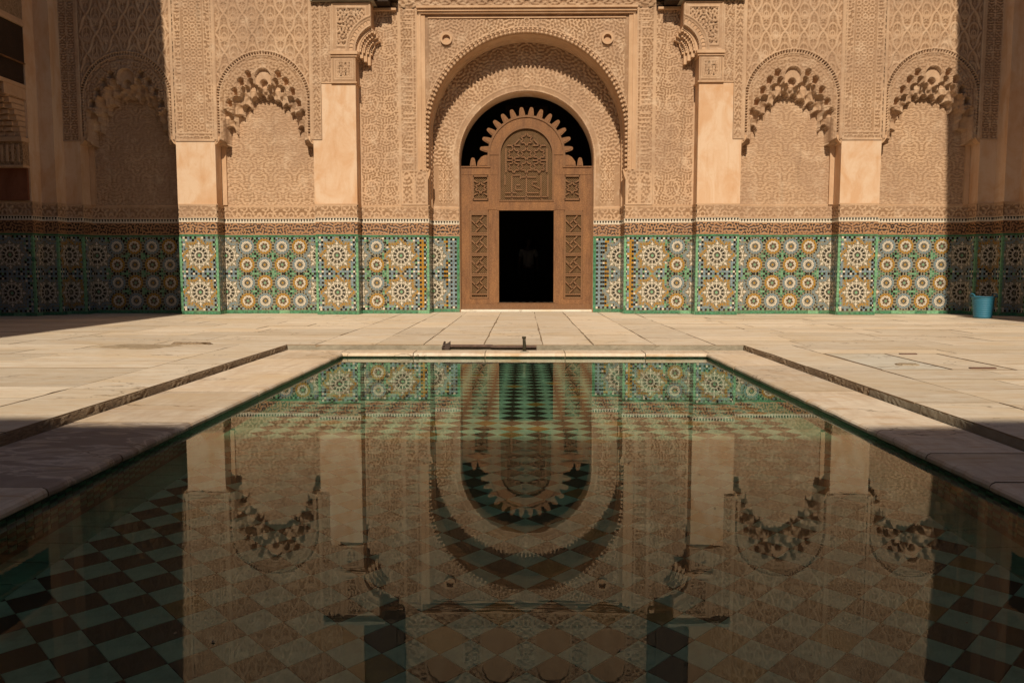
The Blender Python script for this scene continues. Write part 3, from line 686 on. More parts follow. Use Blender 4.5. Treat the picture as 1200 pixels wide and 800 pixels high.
# ---- consoles and dark timber lintels beside the portal ------------------------------
def conarc(n=14): return [(2.75+.475*math.cos(a), 4.98+.475*math.sin(a)) for a in np.linspace(0, math.acos(.18/.475), n)]
for s in (-1, 1):
    # capital block
    t = MB(); t.box(*S(s, 3.235, 3.68), yA-.03, yB, 4.40, 4.86); t.box(*S(s, 3.21, 3.70), yA-.05, yB, 4.376, 4.40); t.box(*S(s, 3.20, 3.70), yA-.055, yB, 4.86, 4.90); t.box(*S(s, 3.18, 3.70), yA-.085, yB, 4.90, 4.955)
    t.obj('console_capital', M_TR, FAC)
    def cp(U, V):
        q = np.maximum(np.abs(np.abs(U)-3.46)/.20, np.abs(V-4.63)/.21); h = np.where(q < .62, vermic(U, V, .05, 151, .18, .4), .3)
        for e in (.68, .86): h = np.maximum(h, lines(q-e, .08))
        return h
    relief('capital_panel', FAC, *S(s, 3.245, 3.67), 4.41, 4.85, yA-.03, cp, .012, M_ST, .012)
    pts = [(s*x, z) for x, z in ([(3.68, 4.956), (3.225, 4.956)] + conarc() + [(2.93, 5.86), (3.68, 5.86)])]
    t = MB(); t.prism(pts, yA-.02, yB); t.obj('console_bracket', M_TR, FAC)
    def cons(U, V):
        w = np.abs(U); d = np.where(V > 4.98, np.hypot(w-2.75, V-4.98), w-2.75)
        h = vermic(U, V, .062, 161, .6, .6); e = np.minimum(np.minimum(3.68-w, w-2.93), np.minimum(5.86-V, V-4.956))
        h = np.where(e < .09, .45, h); h = np.maximum(h, lines(e-.10, .02)*1.2); h = np.maximum(h, lines(e-.02, .02))
        h = np.where(d < .66, .45, h); h = np.maximum(h, lines(d-.655, .022)*1.4); h = np.maximum(h, lines(d-.49, .022)*1.2); h = np.where((np.abs(d-.565) < .028) & (np.mod(np.arctan2(V-4.98, w-2.75)*.56, .07) < .045), -1.2, h)
        return h
    relief('console_panel', FAC, *S(s, 2.935, 3.675), 4.965, 5.855, yA-.02, cons, .026, M_ST, .0115,
           mask=lambda u, v: np.where(v > 4.98, np.hypot(np.abs(u)-2.75, v-4.98), np.abs(u)-2.75) > .479)
    # stepped muqarnas under the bracket
    t = MB()
    for q, (r0, r1, yy) in enumerate(((.42, .474, .03), (.36, .42, .10), (.30, .36, .17), (.245, .30, .24))):
        aa, ab = (0, 1.18+.05*q) if s > 0 else (math.pi-1.18-.05*q, math.pi)
        t.arc(s*2.75, 4.98, r0, r1, aa, ab, yA+yy, yB, 12)
        for i in range(8-q):
            a = .06+i*.155; t.box(*S(s, 2.75+(r0-.012)*math.cos(a)-.02, 2.75+(r0-.012)*math.cos(a)+.03), yA+yy+.015, yB, 4.98+(r0-.012)*math.sin(a)-.03, 4.98+(r0-.012)*math.sin(a)+.025)
        t.box(*S(s, 2.75+r0, 2.75+r1), yA+yy, yB, 4.98-.06-.05*q, 4.98)
    t.obj('console_muqarnas', M_TR, FAC)
    t = MB(); t.box(*S(s, 2.50, 2.95), yB-.10, yB, 5.80, 5.84); t.obj('corbel_shelf', M_TR, FAC)
    # timber
    t = MB(); t.box(*S(s, 2.60, 3.15), yA-.04, yB+.02, 5.87, 9.8); t.box(*S(s, 2.47, 3.68), yA+.10, yB+.02, 5.97, 9.8)
    for i in range(10): t.box(*S(s, 2.47, 3.68), yA+.06, yA+.11, 6.12+i*.37, 6.17+i*.37)
    t.obj('timber_lintel', M_WB, FAC)
    t = MB(); t.box(*S(s, 2.86, 4.06), yA-.10, yB, 5.865, 5.90); t.box(*S(s, 2.80, 4.02), yA-.15, yB, 5.90, 5.96); t.obj('weathered_ledge', M_GR, FAC)
# ---- upper wall above the portal -------------------------------------------------------
def upper(U, V):
    h = vermic(U, V, .10, 171, .7, .33); fr = V < 6.20; ax = np.abs(U)
    for cx, hw, kind in ((.56, .33, 0), (1.66, .36, 1)):
        dx = np.abs(ax-cx); top = 7.05; d = np.where(V > top, np.hypot(dx, V-top), dx); ins = (d < hw) & (V > 6.24)
        lat = lines(np.mod(U+V, .13)-.065, .02) + lines(np.mod(U-V, .13)-.065, .02)
        pat = np.clip(lat, 0, 1)*.4-.9 if kind else lines(dx, .012)*1.2+lines(np.hypot(dx, V-6.65)-.09, .02)*1.2+lines(np.hypot(dx, V-6.95)-.22, .015)*1.2-3.2
        h = np.where(ins, pat, h); h = np.where((d >= hw) & (d < hw+.05) & (V > 6.24), 1.2, h)
    h = np.where(np.abs(V-6.215) < .02, 1.1, h); h = np.where(V > 7.65, sebka(U, V, .40, .8, 173), h); h = np.where(np.abs(V-7.62) < .03, 1.3, h)
    return h
relief('upper_window_wall', FAC, -2.47, 2.47, 5.865, 9.85, yB, upper, .035, M_STU, .015)
t = MB(); t.box(-9.3, 9.3, -.22, 1.5, ZTOP, ZTOP+.30); t.obj('roof_eave', M_WB, FAC)
t = MB(); t.box(-2.47, 2.47, yB-.16, yB, 9.6, ZTOP-.002); t.obj('upper_cornice', M_TR, FAC)

# dark room behind the door
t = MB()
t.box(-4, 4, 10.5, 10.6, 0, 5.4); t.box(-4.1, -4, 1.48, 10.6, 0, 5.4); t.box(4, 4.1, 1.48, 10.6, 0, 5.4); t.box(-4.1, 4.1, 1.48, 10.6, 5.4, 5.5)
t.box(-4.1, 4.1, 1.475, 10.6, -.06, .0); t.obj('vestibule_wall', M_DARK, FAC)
t = MB(); t.box(-.45, .45, 2.0, 2.3, 4.0, 4.35); t.obj('ceiling_beam', M_WB, FAC)
t = MB(); t.box(-1.355, 1.355, yC+.10, yD+.26, .001, .045); t.obj('threshold', M_HATCH, FAC)
# ------------------------------------------------------------------ carved cedar door screen
DOOR = empty('cedar_door_screen', (AX, YF+yD, .047), 'carved cedar screen with open doorway, arched lattice and toothed crest, filling the portal arch', 'door')
def dz(z): return z-.047
def wbox(name, x0, x1, z0, z1, y0=0., y1=.09, m=M_WD, par=DOOR):
    t = MB(); t.box(x0, x1, y0, y1, dz(z0), dz(z1)); return t.obj(name, m, par)
wbox('sill', -1.345, 1.345, .047, .15, -.03, .14, M_WL); wbox('sill', -.60, .60, .15, .178, -.01, .12, M_WL)
for s in (-1, 1):
    wbox('outer_post', *S(s, 1.17, 1.345), .15, 2.95, -.005); wbox('edge_strip', *S(s, 1.335, 1.358), .15, 2.97, -.03, .1, M_WL)
    wbox('inner_post', *S(s, .585, .775), .15, 2.26, -.005); wbox('jamb', *S(s, .567, .60), .18, 2.11, -.02, .16)
    wbox('mid_rail', *S(s, .775, 1.17), 2.08, 2.27, -.002); wbox('top_rail', *S(s, .60, 1.34), 2.81, 2.955, -.012); wbox('top_capping', *S(s, .74, 1.355), 2.955, 2.98, -.035, .11)
    wbox('low_rail', *S(s, .775, 1.17), .15, .265, -.002); wbox('upper_post', *S(s, .56, .785), 2.27, 3.20, -.008)
    wbox('upper_stile', *S(s, 1.10, 1.17), 2.27, 2.81, -.003)
wbox('head_rail', -.80, .80, 2.10, 2.27, -.014); wbox('head_fillet', -.60, .60, 2.085, 2.115, -.03)
# arched frame
AZ = dz(3.21)
t = MB(); t.arc(0, AZ, .545, .785, 0, math.pi, -.012, .09, 36); t.obj('arch_frame', M_WD, DOOR)
t = MB(); t.arc(0, AZ, .752, .795, 0, math.pi, -.035, .0, 36); t.arc(0, AZ, .53, .565, 0, math.pi, -.03, .05, 36)
for s in (-1, 1): t.box(*S(s, .752, .795), -.035, 0, dz(2.98), AZ); t.box(*S(s, .53, .565), -.03, .05, dz(2.29), AZ)
t.box(-.565, .565, -.03, .05, dz(2.268), dz(2.295)); t.obj('arch_moulding', M_WL, DOOR)
# crest of teeth
tooth = MB()
pts = [(-.058, 0), (.058, 0), (.060, .04), (.048, .11), (.036, .155), (.020, .176), (-.020, .176), (-.036, .155), (-.048, .11), (-.060, .04)]
tooth.prism(pts, .0, .05); tooth.prism([(x*.62, .012+z*.72) for x, z in pts], -.010, .0); tm = tooth.mesh('crest_tooth', M_WD)
for i in range(14):
    a = math.pi*(.045+.91*i/13); o = ob('crest_tooth', tm, DOOR, (.785*math.cos(a), 0, AZ+.785*math.sin(a))); o.rotation_euler = (0, math.pi/2-a, 0)
for s in (-1, 1):
    o = ob('crest_tooth', tm, DOOR, (s*1.10, 0, dz(2.98)))
    t = MB(); t.prism([(s*.795, dz(2.98)), (s*1.02, dz(2.98)), (s*1.0, dz(3.08)), (s*.93, dz(3.17)), (s*.86, dz(3.205)), (s*.795, dz(3.21))], 0, .05); t.prism([(s*.80, dz(3.0)), (s*.97, dz(3.0)), (s*.95, dz(3.08)), (s*.88, dz(3.15)), (s*.80, dz(3.17))], -.01, 0); t.obj('crest_palmette', M_WD, DOOR)
# fine turned lattice: two layers of crossing spindles, clipped to a shape
def lattice(name, inside, x0, x1, z0, z1, par=DOOR, p=.034):
    t = MB(); cx, cz = (x0+x1)/2, (z0+z1)/2; Lh = (x1-x0)+(z1-z0); n = int(Lh/p)+2
    for sg in (-1, 1):
        for i in range(-n, n+1):
            off = i*p*1.2; run = None; st = .02; m = int(Lh/st)
            for j in range(-m, m+1):
                x = cx+off+sg*j*st*.7071*1.0; z = cz+j*st*.7071
                ok = x0 < x < x1 and z0 < z < z1 and inside(x, z)
                if ok and run is None: run = (x, z)
                if (not ok or j == m) and run is not None:
                    if abs(z-run[1]) > .02: t.bar((run[0], .045, dz(run[1])), (x, .045, dz(z)), .013, .012 if sg > 0 else .022, 0)
                    run = None
    t.box(x0, x1, .085, .09, dz(z0), dz(z0)+.001); return t.obj(name, M_MESH, par, kind='stuff')
def strap(L, par, w=.03, y=.018, h=.028, name='strapwork'):
    t = MB()
    for (x0, z0, x1, z1) in L: t.bar((x0, y, dz(z0)), (x1, y, dz(z1)), w, h)
    return t.obj(name, M_WL, par)
backs = MB()
inarch = lambda x, z: (z < 3.21 and abs(x) < .53) or math.hypot(x, z-3.21) < .53
lat = lattice('arched_lattice', inarch, -.54, .54, 2.29, 3.75)
def star8(cx, cz, r, k=.55):
    L = []; P = [(cx+(r if i % 2 == 0 else r*k)*math.cos(math.pi*i/6+math.pi/2), cz+(r if i % 2 == 0 else r*k)*math.sin(math.pi*i/6+math.pi/2)) for i in range(12)]
    return [(P[i][0], P[i][1], P[(i+1) % 12][0], P[(i+1) % 12][1]) for i in range(12)]
L = []
for cx, cz in ((0, 3.52), (-.26, 3.23), (0, 3.23), (.26, 3.23), (-.26, 2.97), (0, 2.97), (.26, 2.97)): L += star8(cx, cz, .135)
L += [(-.15, 3.52, -.30, 3.36), (.15, 3.52, .30, 3.36), (-.13, 3.40, -.40, 3.40), (.13, 3.40, .40, 3.40), (-.40, 3.10, -.13, 3.10), (.13, 3.10, .40, 3.10), (-.42, 3.34, -.42, 2.86), (.42, 3.34, .42, 2.86)]
strap(L, lat, .026)
# plaited kufic letters at the foot of the arched panel
L = [(-.44, 2.36, .44, 2.36), (-.44, 2.44, -.2, 2.44), (-.30, 2.36, -.30, 2.80), (-.30, 2.80, -.12, 2.80), (-.12, 2.80, -.12, 2.72), (0, 2.33, 0, 2.84), (-.10, 2.76, .20, 2.76), (.0, 2.44, .26, 2.44), (.30, 2.36, .30, 2.80), (.12, 2.60, .30, 2.52), (-.22, 2.50, -.08, 2.50), (-.22, 2.50, -.22, 2.60), (-.22, 2.60, -.13, 2.60), (.12, 2.60, .12, 2.66), (.12, 2.66, .22, 2.66), (.44, 2.36, .44, 2.80), (-.44, 2.80, -.44, 2.60), (-.03, 2.33, 0, 2.29), (.03, 2.33, 0, 2.29), (-.30, 2.33, -.27, 2.30), (.30, 2.33, .33, 2.30)]
strap(L, lat, .024, .020, .022, 'plaited_lettering')
for s in (-1, 1):
    # square upper panel
    x0, x1 = S(s, .785, 1.10); la = lattice('square_lattice', lambda x, z: True, x0, x1, 2.31, 2.78)
    cx = (x0+x1)/2; t = strap(star8(cx, 2.545, .125) + [(x0, 2.545, cx-.12, 2.545), (x1, 2.545, cx+.12, 2.545), (x0+.02, 2.40, cx-.06, 2.44), (x1-.02, 2.40, cx+.06, 2.44), (x0+.02, 2.69, cx-.06, 2.65), (x1-.02, 2.69, cx+.06, 2.65)], la, .026)
    for a, b, c, d in ((x0, x1, 2.29, 2.325), (x0, x1, 2.765, 2.80), (x0-.012, x0+.02, 2.30, 2.79), (x1-.02, x1+.012, 2.30, 2.79)): wbox('panel_bead', a, b, c, d, -.018, .05, M_WL)
    # tall side panel with four interlaced squares
    x0, x1 = S(s, .79, 1.155); z0, z1 = .28, 2.06
    la = lattice('side_lattice', lambda x, z: True, x0, x1, z0, z1); cx = (x0+x1)/2
    wbox('panel_bead', x0-.012, x0+.024, z0, z1, -.018, .05, M_WL); wbox('panel_bead', x1-.024, x1+.012, z0, z1, -.018, .05, M_WL)
    L = []; n = 4; hh = (z1-z0-.10)/n; hw = (x1-x0)/2-.02
    for i in range(n):
        zc = z0+.06+hh*(i+.5); q = hh/2-.045
        a, b = hw*.50, q*.50
        P = [(cx, zc+b), (cx+a, zc), (cx, zc-b), (cx-a, zc)]
        E_ = [(cx-hw, zc+q*.15), (cx+hw*.15, zc+q), (cx+hw, zc-q*.15), (cx-hw*.15, zc-q)]
        # pinwheel: each side of the inner lozenge runs on to the frame
        dirs = [(P[0], P[1]), (P[1], P[2]), (P[2], P[3]), (P[3], P[0])]
        for (p, r) in dirs:
            dx, dz_ = r[0]-p[0], r[1]-p[1]; e = (r[0]+dx*1.0, r[1]+dz_*1.0); L.append((p[0], p[1], e[0], e[1]))
        L.append((cx-hw, zc+hh/2-.018, cx+hw, zc+hh/2-.018)); L.append((cx-hw, zc-hh/2+.018, cx+hw, zc-hh/2+.018))
    strap(L, la, .030)
    wbox('panel_bead', x0, x1, z0-.02, z0+.02, -.012, .05, M_WL); wbox('panel_bead', x0, x1, z1-.05, z1+.02, -.012, .05, M_WL)
# dark backing boards well behind the lattice
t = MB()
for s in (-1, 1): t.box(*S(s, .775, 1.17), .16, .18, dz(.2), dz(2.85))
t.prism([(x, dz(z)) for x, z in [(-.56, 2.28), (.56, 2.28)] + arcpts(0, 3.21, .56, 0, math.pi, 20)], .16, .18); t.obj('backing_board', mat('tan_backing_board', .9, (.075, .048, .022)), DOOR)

# ------------------------------------------------------------------ side and rear wings of the courtyard
XL, XR = -7.05, 7.86      # roof edges (relative to the axis)
def wing(s, xe, label):
    w = empty('gallery_wing', (AX+s*X8, 0, 0), label, 'building')
    t = MB(); o = s*X8
    def bx(a, b, y0, y1, z0, z1, m, name): q = MB(); q.box(*S(s, a, b), y0, y1, z0, z1); return q.obj(name, m, w)
    # local x is measured from |x| = X8
    for py in (15.02, 11.2, 7.4, 3.6, -.2, -4.0):
        if py < 15: bx(.0, .9, py-.45, py+.45, 0, 2.1, M_SG2, 'pier_dado'); bx(.0, .9, py-.45, py+.45, 2.1, 3.0, M_RED, 'pier')
        else:
            bx(.02, 2.0, 14.985, 15.03, 2.14, 2.72, M_RED, 'pier')
            bx(-.01, 1.2, 14.82, 15.035, 2.72, 2.76, M_TR, 'capital_ledge'); bx(.0, 1.2, 14.85, 15.03, 2.76, 3.18, M_ST0, 'capital_band'); bx(-.02, 1.2, 14.80, 15.036, 3.18, 3.26, M_TR, 'capital_ledge')
            q = MB()
            for i in range(12): q.box(*S(s, .06+i*.10, .10+i*.10), 14.835, 14.851, 2.82, 3.12)
            q.obj('capital_fluting', M_TR, w); q = MB()
            for i in range(9):
                a = i/8; q.box(*S(s, .03, .95), 14.90-.45*a**1.6-.04, 15.03, 3.26+.095*i, 3.27+.095*(i+1))
                for j in range(5): q.box(*S(s, .12+.17*j+.04*(i % 2), .22+.17*j+.04*(i % 2)), 14.90-.45*a**1.6-.085, 15.0, 3.27+.095*i, 3.33+.095*i)
            q.obj('stepped_bracket', M_TR, w); bx(.0, .04, 14.40, 15.035, 3.95, 4.14, M_TR, 'bracket_cheek'); continue
        c0 = py+.45; y0 = py-.45
        bx(.0, .9, y0, c0, 3.02, 3.06, M_TR, 'capital_ledge'); q = bx(.02, .88, y0+.03, c0, 3.06, 3.36, M_ST0, 'capital_band'); bx(-.01, .92, y0-.02, c0, 3.36, 3.42, M_TR, 'capital_ledge')
        # bracket stepping out under the lintel, on both sides of the pier
        for d in ((-1,) if py > 15 else (-1, 1)):
            q = MB(); base = y0 if d < 0 else c0
            for i in range(6): q.box(*S(s, .10, .80), base+d*.09*i-.02, base+d*.09*(i+1), 3.60+.09*i, 4.14)
            q.obj('lintel_bracket', M_ST0, w)
        bx(.04, .86, y0, c0, 3.42, 4.14, M_ST0, 'bracket_block')
    bx(-.01, .95, -8, 15.03, 4.14, 4.21, M_TR, 'lintel_fillet')
    bx(.02, .90, -8, 15.03, 4.21, 4.58, M_WB, 'cedar_lintel'); bx(.0, .90, -8, 15.03, 4.59, 5.24, M_WB, 'cedar_lintel'); bx(-.03, .93, -8, 15.03, 4.58, 4.595, M_WD, 'lintel_fillet')
    bx(-.04, .93, -8, 15.03, 5.24, 5.30, M_TR, 'lintel_fillet'); bx(-.015, .90, -8, 15.03, 5.30, 5.36, M_TR, 'lintel_fillet')
    bx(.0, .90, -8, 15.03, 5.36, 9.9, M_STU0, 'upper_wall'); bx(2.35, 2.6, -8, 16.0, 0, 9.9, M_DARK2, 'gallery_back_wall')
    bx(.9, 2.35, -8, 16, 4.6, 4.7, M_WB, 'gallery_ceiling')
    a = abs(xe)-X8; bx(a, 3, -10, YF+.1, 10.0, 10.25, M_WB, 'roof'); return w
M_RED = plaster('red_brown_plaster', (.20, .075, .040), (.25, .10, .055), (.10, .04, .02))
M_SG2 = plaster('dark_dado', (.12, .12, .09), (.08, .10, .08), (.05, .04, .03))
def plain_st(name, a, b):
    m = mat(name, .95, spec=.15); N = NT(m); p = N.pos(); n_ = N.noise(p, 16, 5, .75, 1.5); N.color(N.ramp(n_, [(.38, b), (.6, a)])); N.bump(n_, 1, .03); return m
M_ST0 = plain_st('carved_wing_stucco', (.50, .33, .19), (.26, .15, .08)); M_STU0 = plain_st('wing_upper_stucco', (.42, .29, .18), (.25, .16, .09))
M_DARK2 = plaster('gallery_wall_plaster', (.25, .15, .09), (.20, .12, .07), (.12, .07, .04))
wing(-1, XL, 'left gallery wing in shade with black cedar lintel over plaster piers')
wing(1, XR, 'right gallery wing in shade beyond the blue tub')
rw = empty('rear_wing', (AX, -8.5, 0), 'rear courtyard building behind the viewer whose roof shades the near end of the pool', 'building')
t = MB(); t.box(-11.5, 11.5, -1.0, 0, 0, 10); t.obj('wall', M_STU0, rw)
t = MB()
YR = -8.36
t.box(-11.5, 11.5, -1.2, YR+8.5, 10.0, 10.25); t.obj('roof', M_WB, rw)

# ------------------------------------------------------------------ paving
PAVE = empty('pavement', (-.0975, 0, 0), kind='structure')
GX, GY = 2.63, 9.30      # inner edge of the paving beside the sunken coping
t = MB()
for a, b, c, d in ((-16, -GX-.02, -10, 18), (GX+.02, 16, -10, 18), (-GX-.02, GX+.02, GY+.02, 18), (-GX-.02, GX+.02, -10, -.3)): t.box(a, b, c, d, -.5, -.0055)
t.obj('paving_bed', M_BED, PAVE)
def slab_mesh(x0, x1, y0, y1, gap=.005, th=.03, wob=.004, tag_=0):
    x0 += gap; x1 -= gap; y0 += gap; y1 -= gap; P = []
    cs = [(x0, y0), (x1, y0), (x1, y1), (x0, y1)]; cs = [(a+rnd.uniform(-wob, wob), b+rnd.uniform(-wob, wob)) for a, b in cs]
    for i in range(4):
        a, b = cs[i], cs[(i+1) % 4]; L = math.hypot(b[0]-a[0], b[1]-a[1]); n = 4
        for k in range(n):
            q = k/n; ch = rnd.random() < .14 and k > 0; e = wob*.7 if not ch else .016
            nx, ny = -(b[1]-a[1])/L, (b[0]-a[0])/L; off = rnd.uniform(0 if ch else -e, e)
            P.append((a[0]+(b[0]-a[0])*q+nx*off, a[1]+(b[1]-a[1])*q+ny*off))
    tx, ty, dz0 = rnd.uniform(-.0008, .0008), rnd.uniform(-.0008, .0008), rnd.uniform(-.0018, .0018)
    cx, cy = (x0+x1)/2, (y0+y1)/2; n = len(P); z = lambda p: dz0+tx*(p[0]-cx)+ty*(p[1]-cy)
    bev = .004
    inn = [(p[0]+(cx-p[0])*bev/max(.2, abs(p[0]-cx)+.1), p[1]+(cy-p[1])*bev/max(.2, abs(p[1]-cy)+.1)) for p in P]
    v = [(p[0], p[1], z(p)) for p in inn] + [(p[0], p[1], z(p)-.0012) for p in P] + [(p[0], p[1], -th) for p in P]
    f = [tuple(range(n))] + [(i+n, (i+1) % n+n, (i+1) % n, i) for i in range(n)] + [(i+2*n, (i+1) % n+2*n, (i+1) % n+n, i+n) for i in range(n)]
    b = MB(); b.add(v, f); b.m = [0]+[1]*(len(f)-1); return b
RECTS = []
def courses(x0, x1, y0, y1, dl, dw, along='x', m=None, jig=.25):
    """courses of slabs; along = direction in which slabs of one course follow each other"""
    if along == 'x': A0, A1, B0, B1 = x0, x1, y0, y1
    else: A0, A1, B0, B1 = y0, y1, x0, x1
    nb = max(1, round((B1-B0)/dw)); cuts = [B0+(B1-B0)*i/nb+(rnd.uniform(-.12, .12)*dw if 0 < i < nb else 0) for i in range(nb+1)]
    for i in range(nb):
        a = A0; 
        while a < A1-.01:
            l = dl*rnd.uniform(1-jig, 1+jig)
            if a == A0: l *= rnd.uniform(.45, 1)
            e = a+l
            if A1-e < dl*.45: e = A1
            RECTS.append((a, e, cuts[i], cuts[i+1], m) if along == 'x' else (cuts[i], cuts[i+1], a, e, m)); a = e
courses(-2.3, 2.3, GY, 16.7, 1.5, .66, 'y'); courses(-10.2, -2.3, GY+0.0, 16.7, 1.5, .62); courses(2.3, 10.2, GY, 16.7, 1.5, .62)
courses(-3.18, -GX, -2, GY, 1.55, .5, 'y'); courses(GX, 3.17, -2, GY, 1.7, .5, 'y')
courses(-10.2, -3.18, -2, GY, 1.45, .56)
courses(3.17, 10.2, -2, 6.98, 1.45, .56); courses(3.17, 10.2, 8.36, GY, 1.45, .47); courses(4.35, 10.2, 6.98, 8.36, 1.5, .46)
RECTS.append((3.19, 3.80, 7.0, 8.34, M_HATCH)); RECTS.append((3.80, 4.33, 7.0, 8.34, M_MA))
far = MB(); cnt = 0
RECTS.sort(key=lambda r: -((r[1]-r[0])*(r[3]-r[2]))/max(2., (r[2]+r[3])/2)**2 if (r[3] > 3.2 and abs((r[0]+r[1])/2) < .66*r[3]+.8) else 1)
for r in RECTS:
    vis = r[3] > 3.2 and min(abs(r[0]), abs(r[1])) < .66*r[3]+.3 and r[2] < 16
    hatch = r[4] is M_HATCH or (abs(r[0]-3.80) < .01 and r[2] == 7.0)
    b = slab_mesh(*r[:4], gap=.011 if hatch else rnd.choice((.0018, .0025, .0035, .005)), wob=.003 if hatch else .005)
    if vis and cnt < 298: b.obj('paving_slab', [r[4] or M_MA, M_BED], PAVE); cnt += 1
    else:
        far.add(b.v, b.f[:1], 0); far.add(b.v, b.f[1:], 1)
far.obj('outlying_slabs', [M_MA, M_BED], PAVE, kind='stuff')
# rough face of the paving towards the gutter, grey mortar fillets, broken patch
def rough_strip(x0, x1, y0, y1, ax, name, m, z0=-.075, z1=-.004, amp=.016, sgn=1, n=None):
    L = (y1-y0) if ax == 'y' else (x1-x0); n = n or int(L/.035); rows = 4; v = []; f = []
    for i in range(n+1):
        p = i/n
        for j in range(rows+1):
            q = j/rows; d = rnd.uniform(0, amp)*(0 < j)*(.5+.5*math.sin(i*.37+1.3*math.sin(i*.11))) + (.012*(1-q) if j < rows else 0)
            z = z0+(z1-z0)*q + (rnd.uniform(-.008, .0) if j == rows else 0)
            v.append((x0-sgn*(d), y0+L*p, z) if ax == 'y' else (x0+L*p, y0-sgn*d, z))
        v.append((x0+sgn*.05, y0+L*p, z1) if ax == 'y' else (x0+L*p, y0+sgn*.05, z1))
    k_ = rows+2
    for i in range(n):
        for j in range(k_-1): f.append((i*k_+j, (i+1)*k_+j, (i+1)*k_+j+1, i*k_+j+1))
    b = MB(); b.add(v, f); return b.obj(name, m, PAVE)
rough_strip(-GX, 0, -1, GY, 'y', 'broken_slab_edge', M_RS, sgn=-1, amp=.012); rough_strip(GX, 0, 5.9, GY, 'y', 'broken_slab_edge', M_RS, sgn=1, amp=.014)
rough_strip(GX, 0, -1, 5.9, 'y', 'mortared_edge', M_GR, sgn=1, amp=.006); rough_strip(-GX, GX, GY, 0, 'x', 'mortared_edge', M_GR, sgn=1, amp=.006)
def patch(pts, h, m, name):
    b = MB(); n = 40; cx = sum(p[0] for p in pts)/len(pts); cy = sum(p[1] for p in pts)/len(pts); v = [(cx, cy, .003+h)]; per = []
    tot = [(pts[i], pts[(i+1) % len(pts)]) for i in range(len(pts))]
    for a, c in tot:
        for k_ in range(8):
            q = k_/8; per.append((a[0]+(c[0]-a[0])*q+rnd.uniform(-.02, .02), a[1]+(c[1]-a[1])*q+rnd.uniform(-.03, .03)))
    N_ = len(per)
    for p in per: v.append((cx+(p[0]-cx)*.8, cy+(p[1]-cy)*.8, .004+h*rnd.uniform(.6, 1)))
    for p in per: v.append((p[0], p[1], -.006))
    f = [(0, 1+i, 1+(i+1) % N_) for i in range(N_)] + [(1+i, 1+N_+i, 1+N_+(i+1) % N_, 1+(i+1) % N_) for i in range(N_)]
    b.add(v, f); return b.obj(name, m, PAVE)
M_RUB = mat('rubble_mortar', .95); N = NT(M_RUB); N.color(N.ramp(N.noise(N.pos((1, 1.5, 1)), 7, 7, .7), [(.3, (.30, .21, .12)), (.7, (.52, .41, .28))])); N.bump(N.noise(N.pos(), 16, 7, .75), 1, .02)
patch([(-4.75, 8.95), (-3.95, 8.6), (-3.75, 9.2), (-4.5, 9.3)], .006, M_RUB, 'rubble_patch')
patch([(-3.98, 9.28), (-3.5, 9.26), (-3.5, 9.34), (-3.98, 9.36)], .022, M_RS, 'stone_chip_ridge')
patch([(3.45, 7.3), (3.65, 7.25), (3.72, 7.42), (3.50, 7.47)], .004, M_RUB, 'rubble_patch')
for x0, x1, y in ((3.98, 4.20, 7.06), (3.93, 4.10, 8.27)):
    t = MB(); t.box(x0, x1, y-.02, y+.02, 0, .012); t.obj('rusty_plate', mat('rust', .8, (.12, .055, .035)), PAVE)

# ------------------------------------------------------------------ pool
PY0, PY1, PX, ZW, ZP = .45, 8.90, 2.03, -.105, -.66
POOL = empty('pool', (.012, 0, 0), kind='structure')
def tile_mat(name, col, var=.35, tint=(.16, .13, .05)):
    m = mat(name, .35, col, .5); N = NT(m)
    c = N.mix(N.ramp(N.noise(N.pos(), 5, 5, .7), [(.35, 0), (.7, 1)]), tuple(v*(1-var) for v in col), tuple(v*(1+var) for v in col))
    N.color(N.mix(N.ramp(N.noise(N.pos(), 1.1, 5, .7), [(.45, 0), (.75, .45)]), c, tint)); return m
T_G = tile_mat('pale_green_tile', (.24, .45, .30)); T_D = tile_mat('dark_brown_tile', (.030, .031, .018), .3, (.045, .040, .02)); T_O = tile_mat('ochre_tile', (.20, .125, .025)); T_S = tile_mat('emerald_tile', (.07, .27, .16)); T_B = tile_mat('black_green_tile', (.012, .030, .022))
TM = [T_G, T_D, T_O, T_S, T_B]
t = MB(); t.box(-PX-.02, PX+.02, PY0-.02, PY1+.02, ZP-.1, ZP); t.box(-PX-.12, -PX-.004, PY0-.1, PY1+.1, ZP-.1, -.13); t.box(PX+.004, PX+.12, PY0-.1, PY1+.1, ZP-.1, -.13)
t.box(-PX-.1, PX+.1, PY1+.004, PY1+.12, ZP-.1, -.13); t.box(-PX-.1, PX+.1, PY0-.12, PY0-.004, ZP-.1, -.13); t.obj('basin', T_B, POOL)
DG = .182; hd = DG/2; tl = []
bd = .20
i0 = int(PX/hd)+2
for j in range(0, int((PY1-PY0)/hd)+2):
    cy = PY0+j*hd
    for i in range(-i0, i0+1):
        if (i+j) % 2: continue
        cx = i*hd
        if abs(cx) > PX-bd+.01: continue
        dark = (j % 2 == 1)
        c = 0 if not dark else (2 if rnd.random() < .09 else 1)
        tl.append((cx, cy, c))
g = .0025; q = hd-g
def dia(q): 
    b = MB(); b.add([(q, 0, .004), (0, q, .004), (-q, 0, .004), (0, -q, .004), (q+.002, 0, 0), (0, q+.002, 0), (-q-.002, 0, 0), (0, -q-.002, 0)], [(0, 1, 2, 3), (4, 5, 1, 0), (5, 6, 2, 1), (6, 7, 3, 2), (7, 4, 0, 3)]); return b
dms = [dia(q).mesh('floor_tile', m) for m in TM]
tl = [p for p in tl if -hd*.2 < p[1]-PY0 and p[1] < PY1-.02]
tl.sort(key=lambda p: (p[1] < 2.2 or abs(p[0]) > .66*p[1], p[1]))
rest = MB()
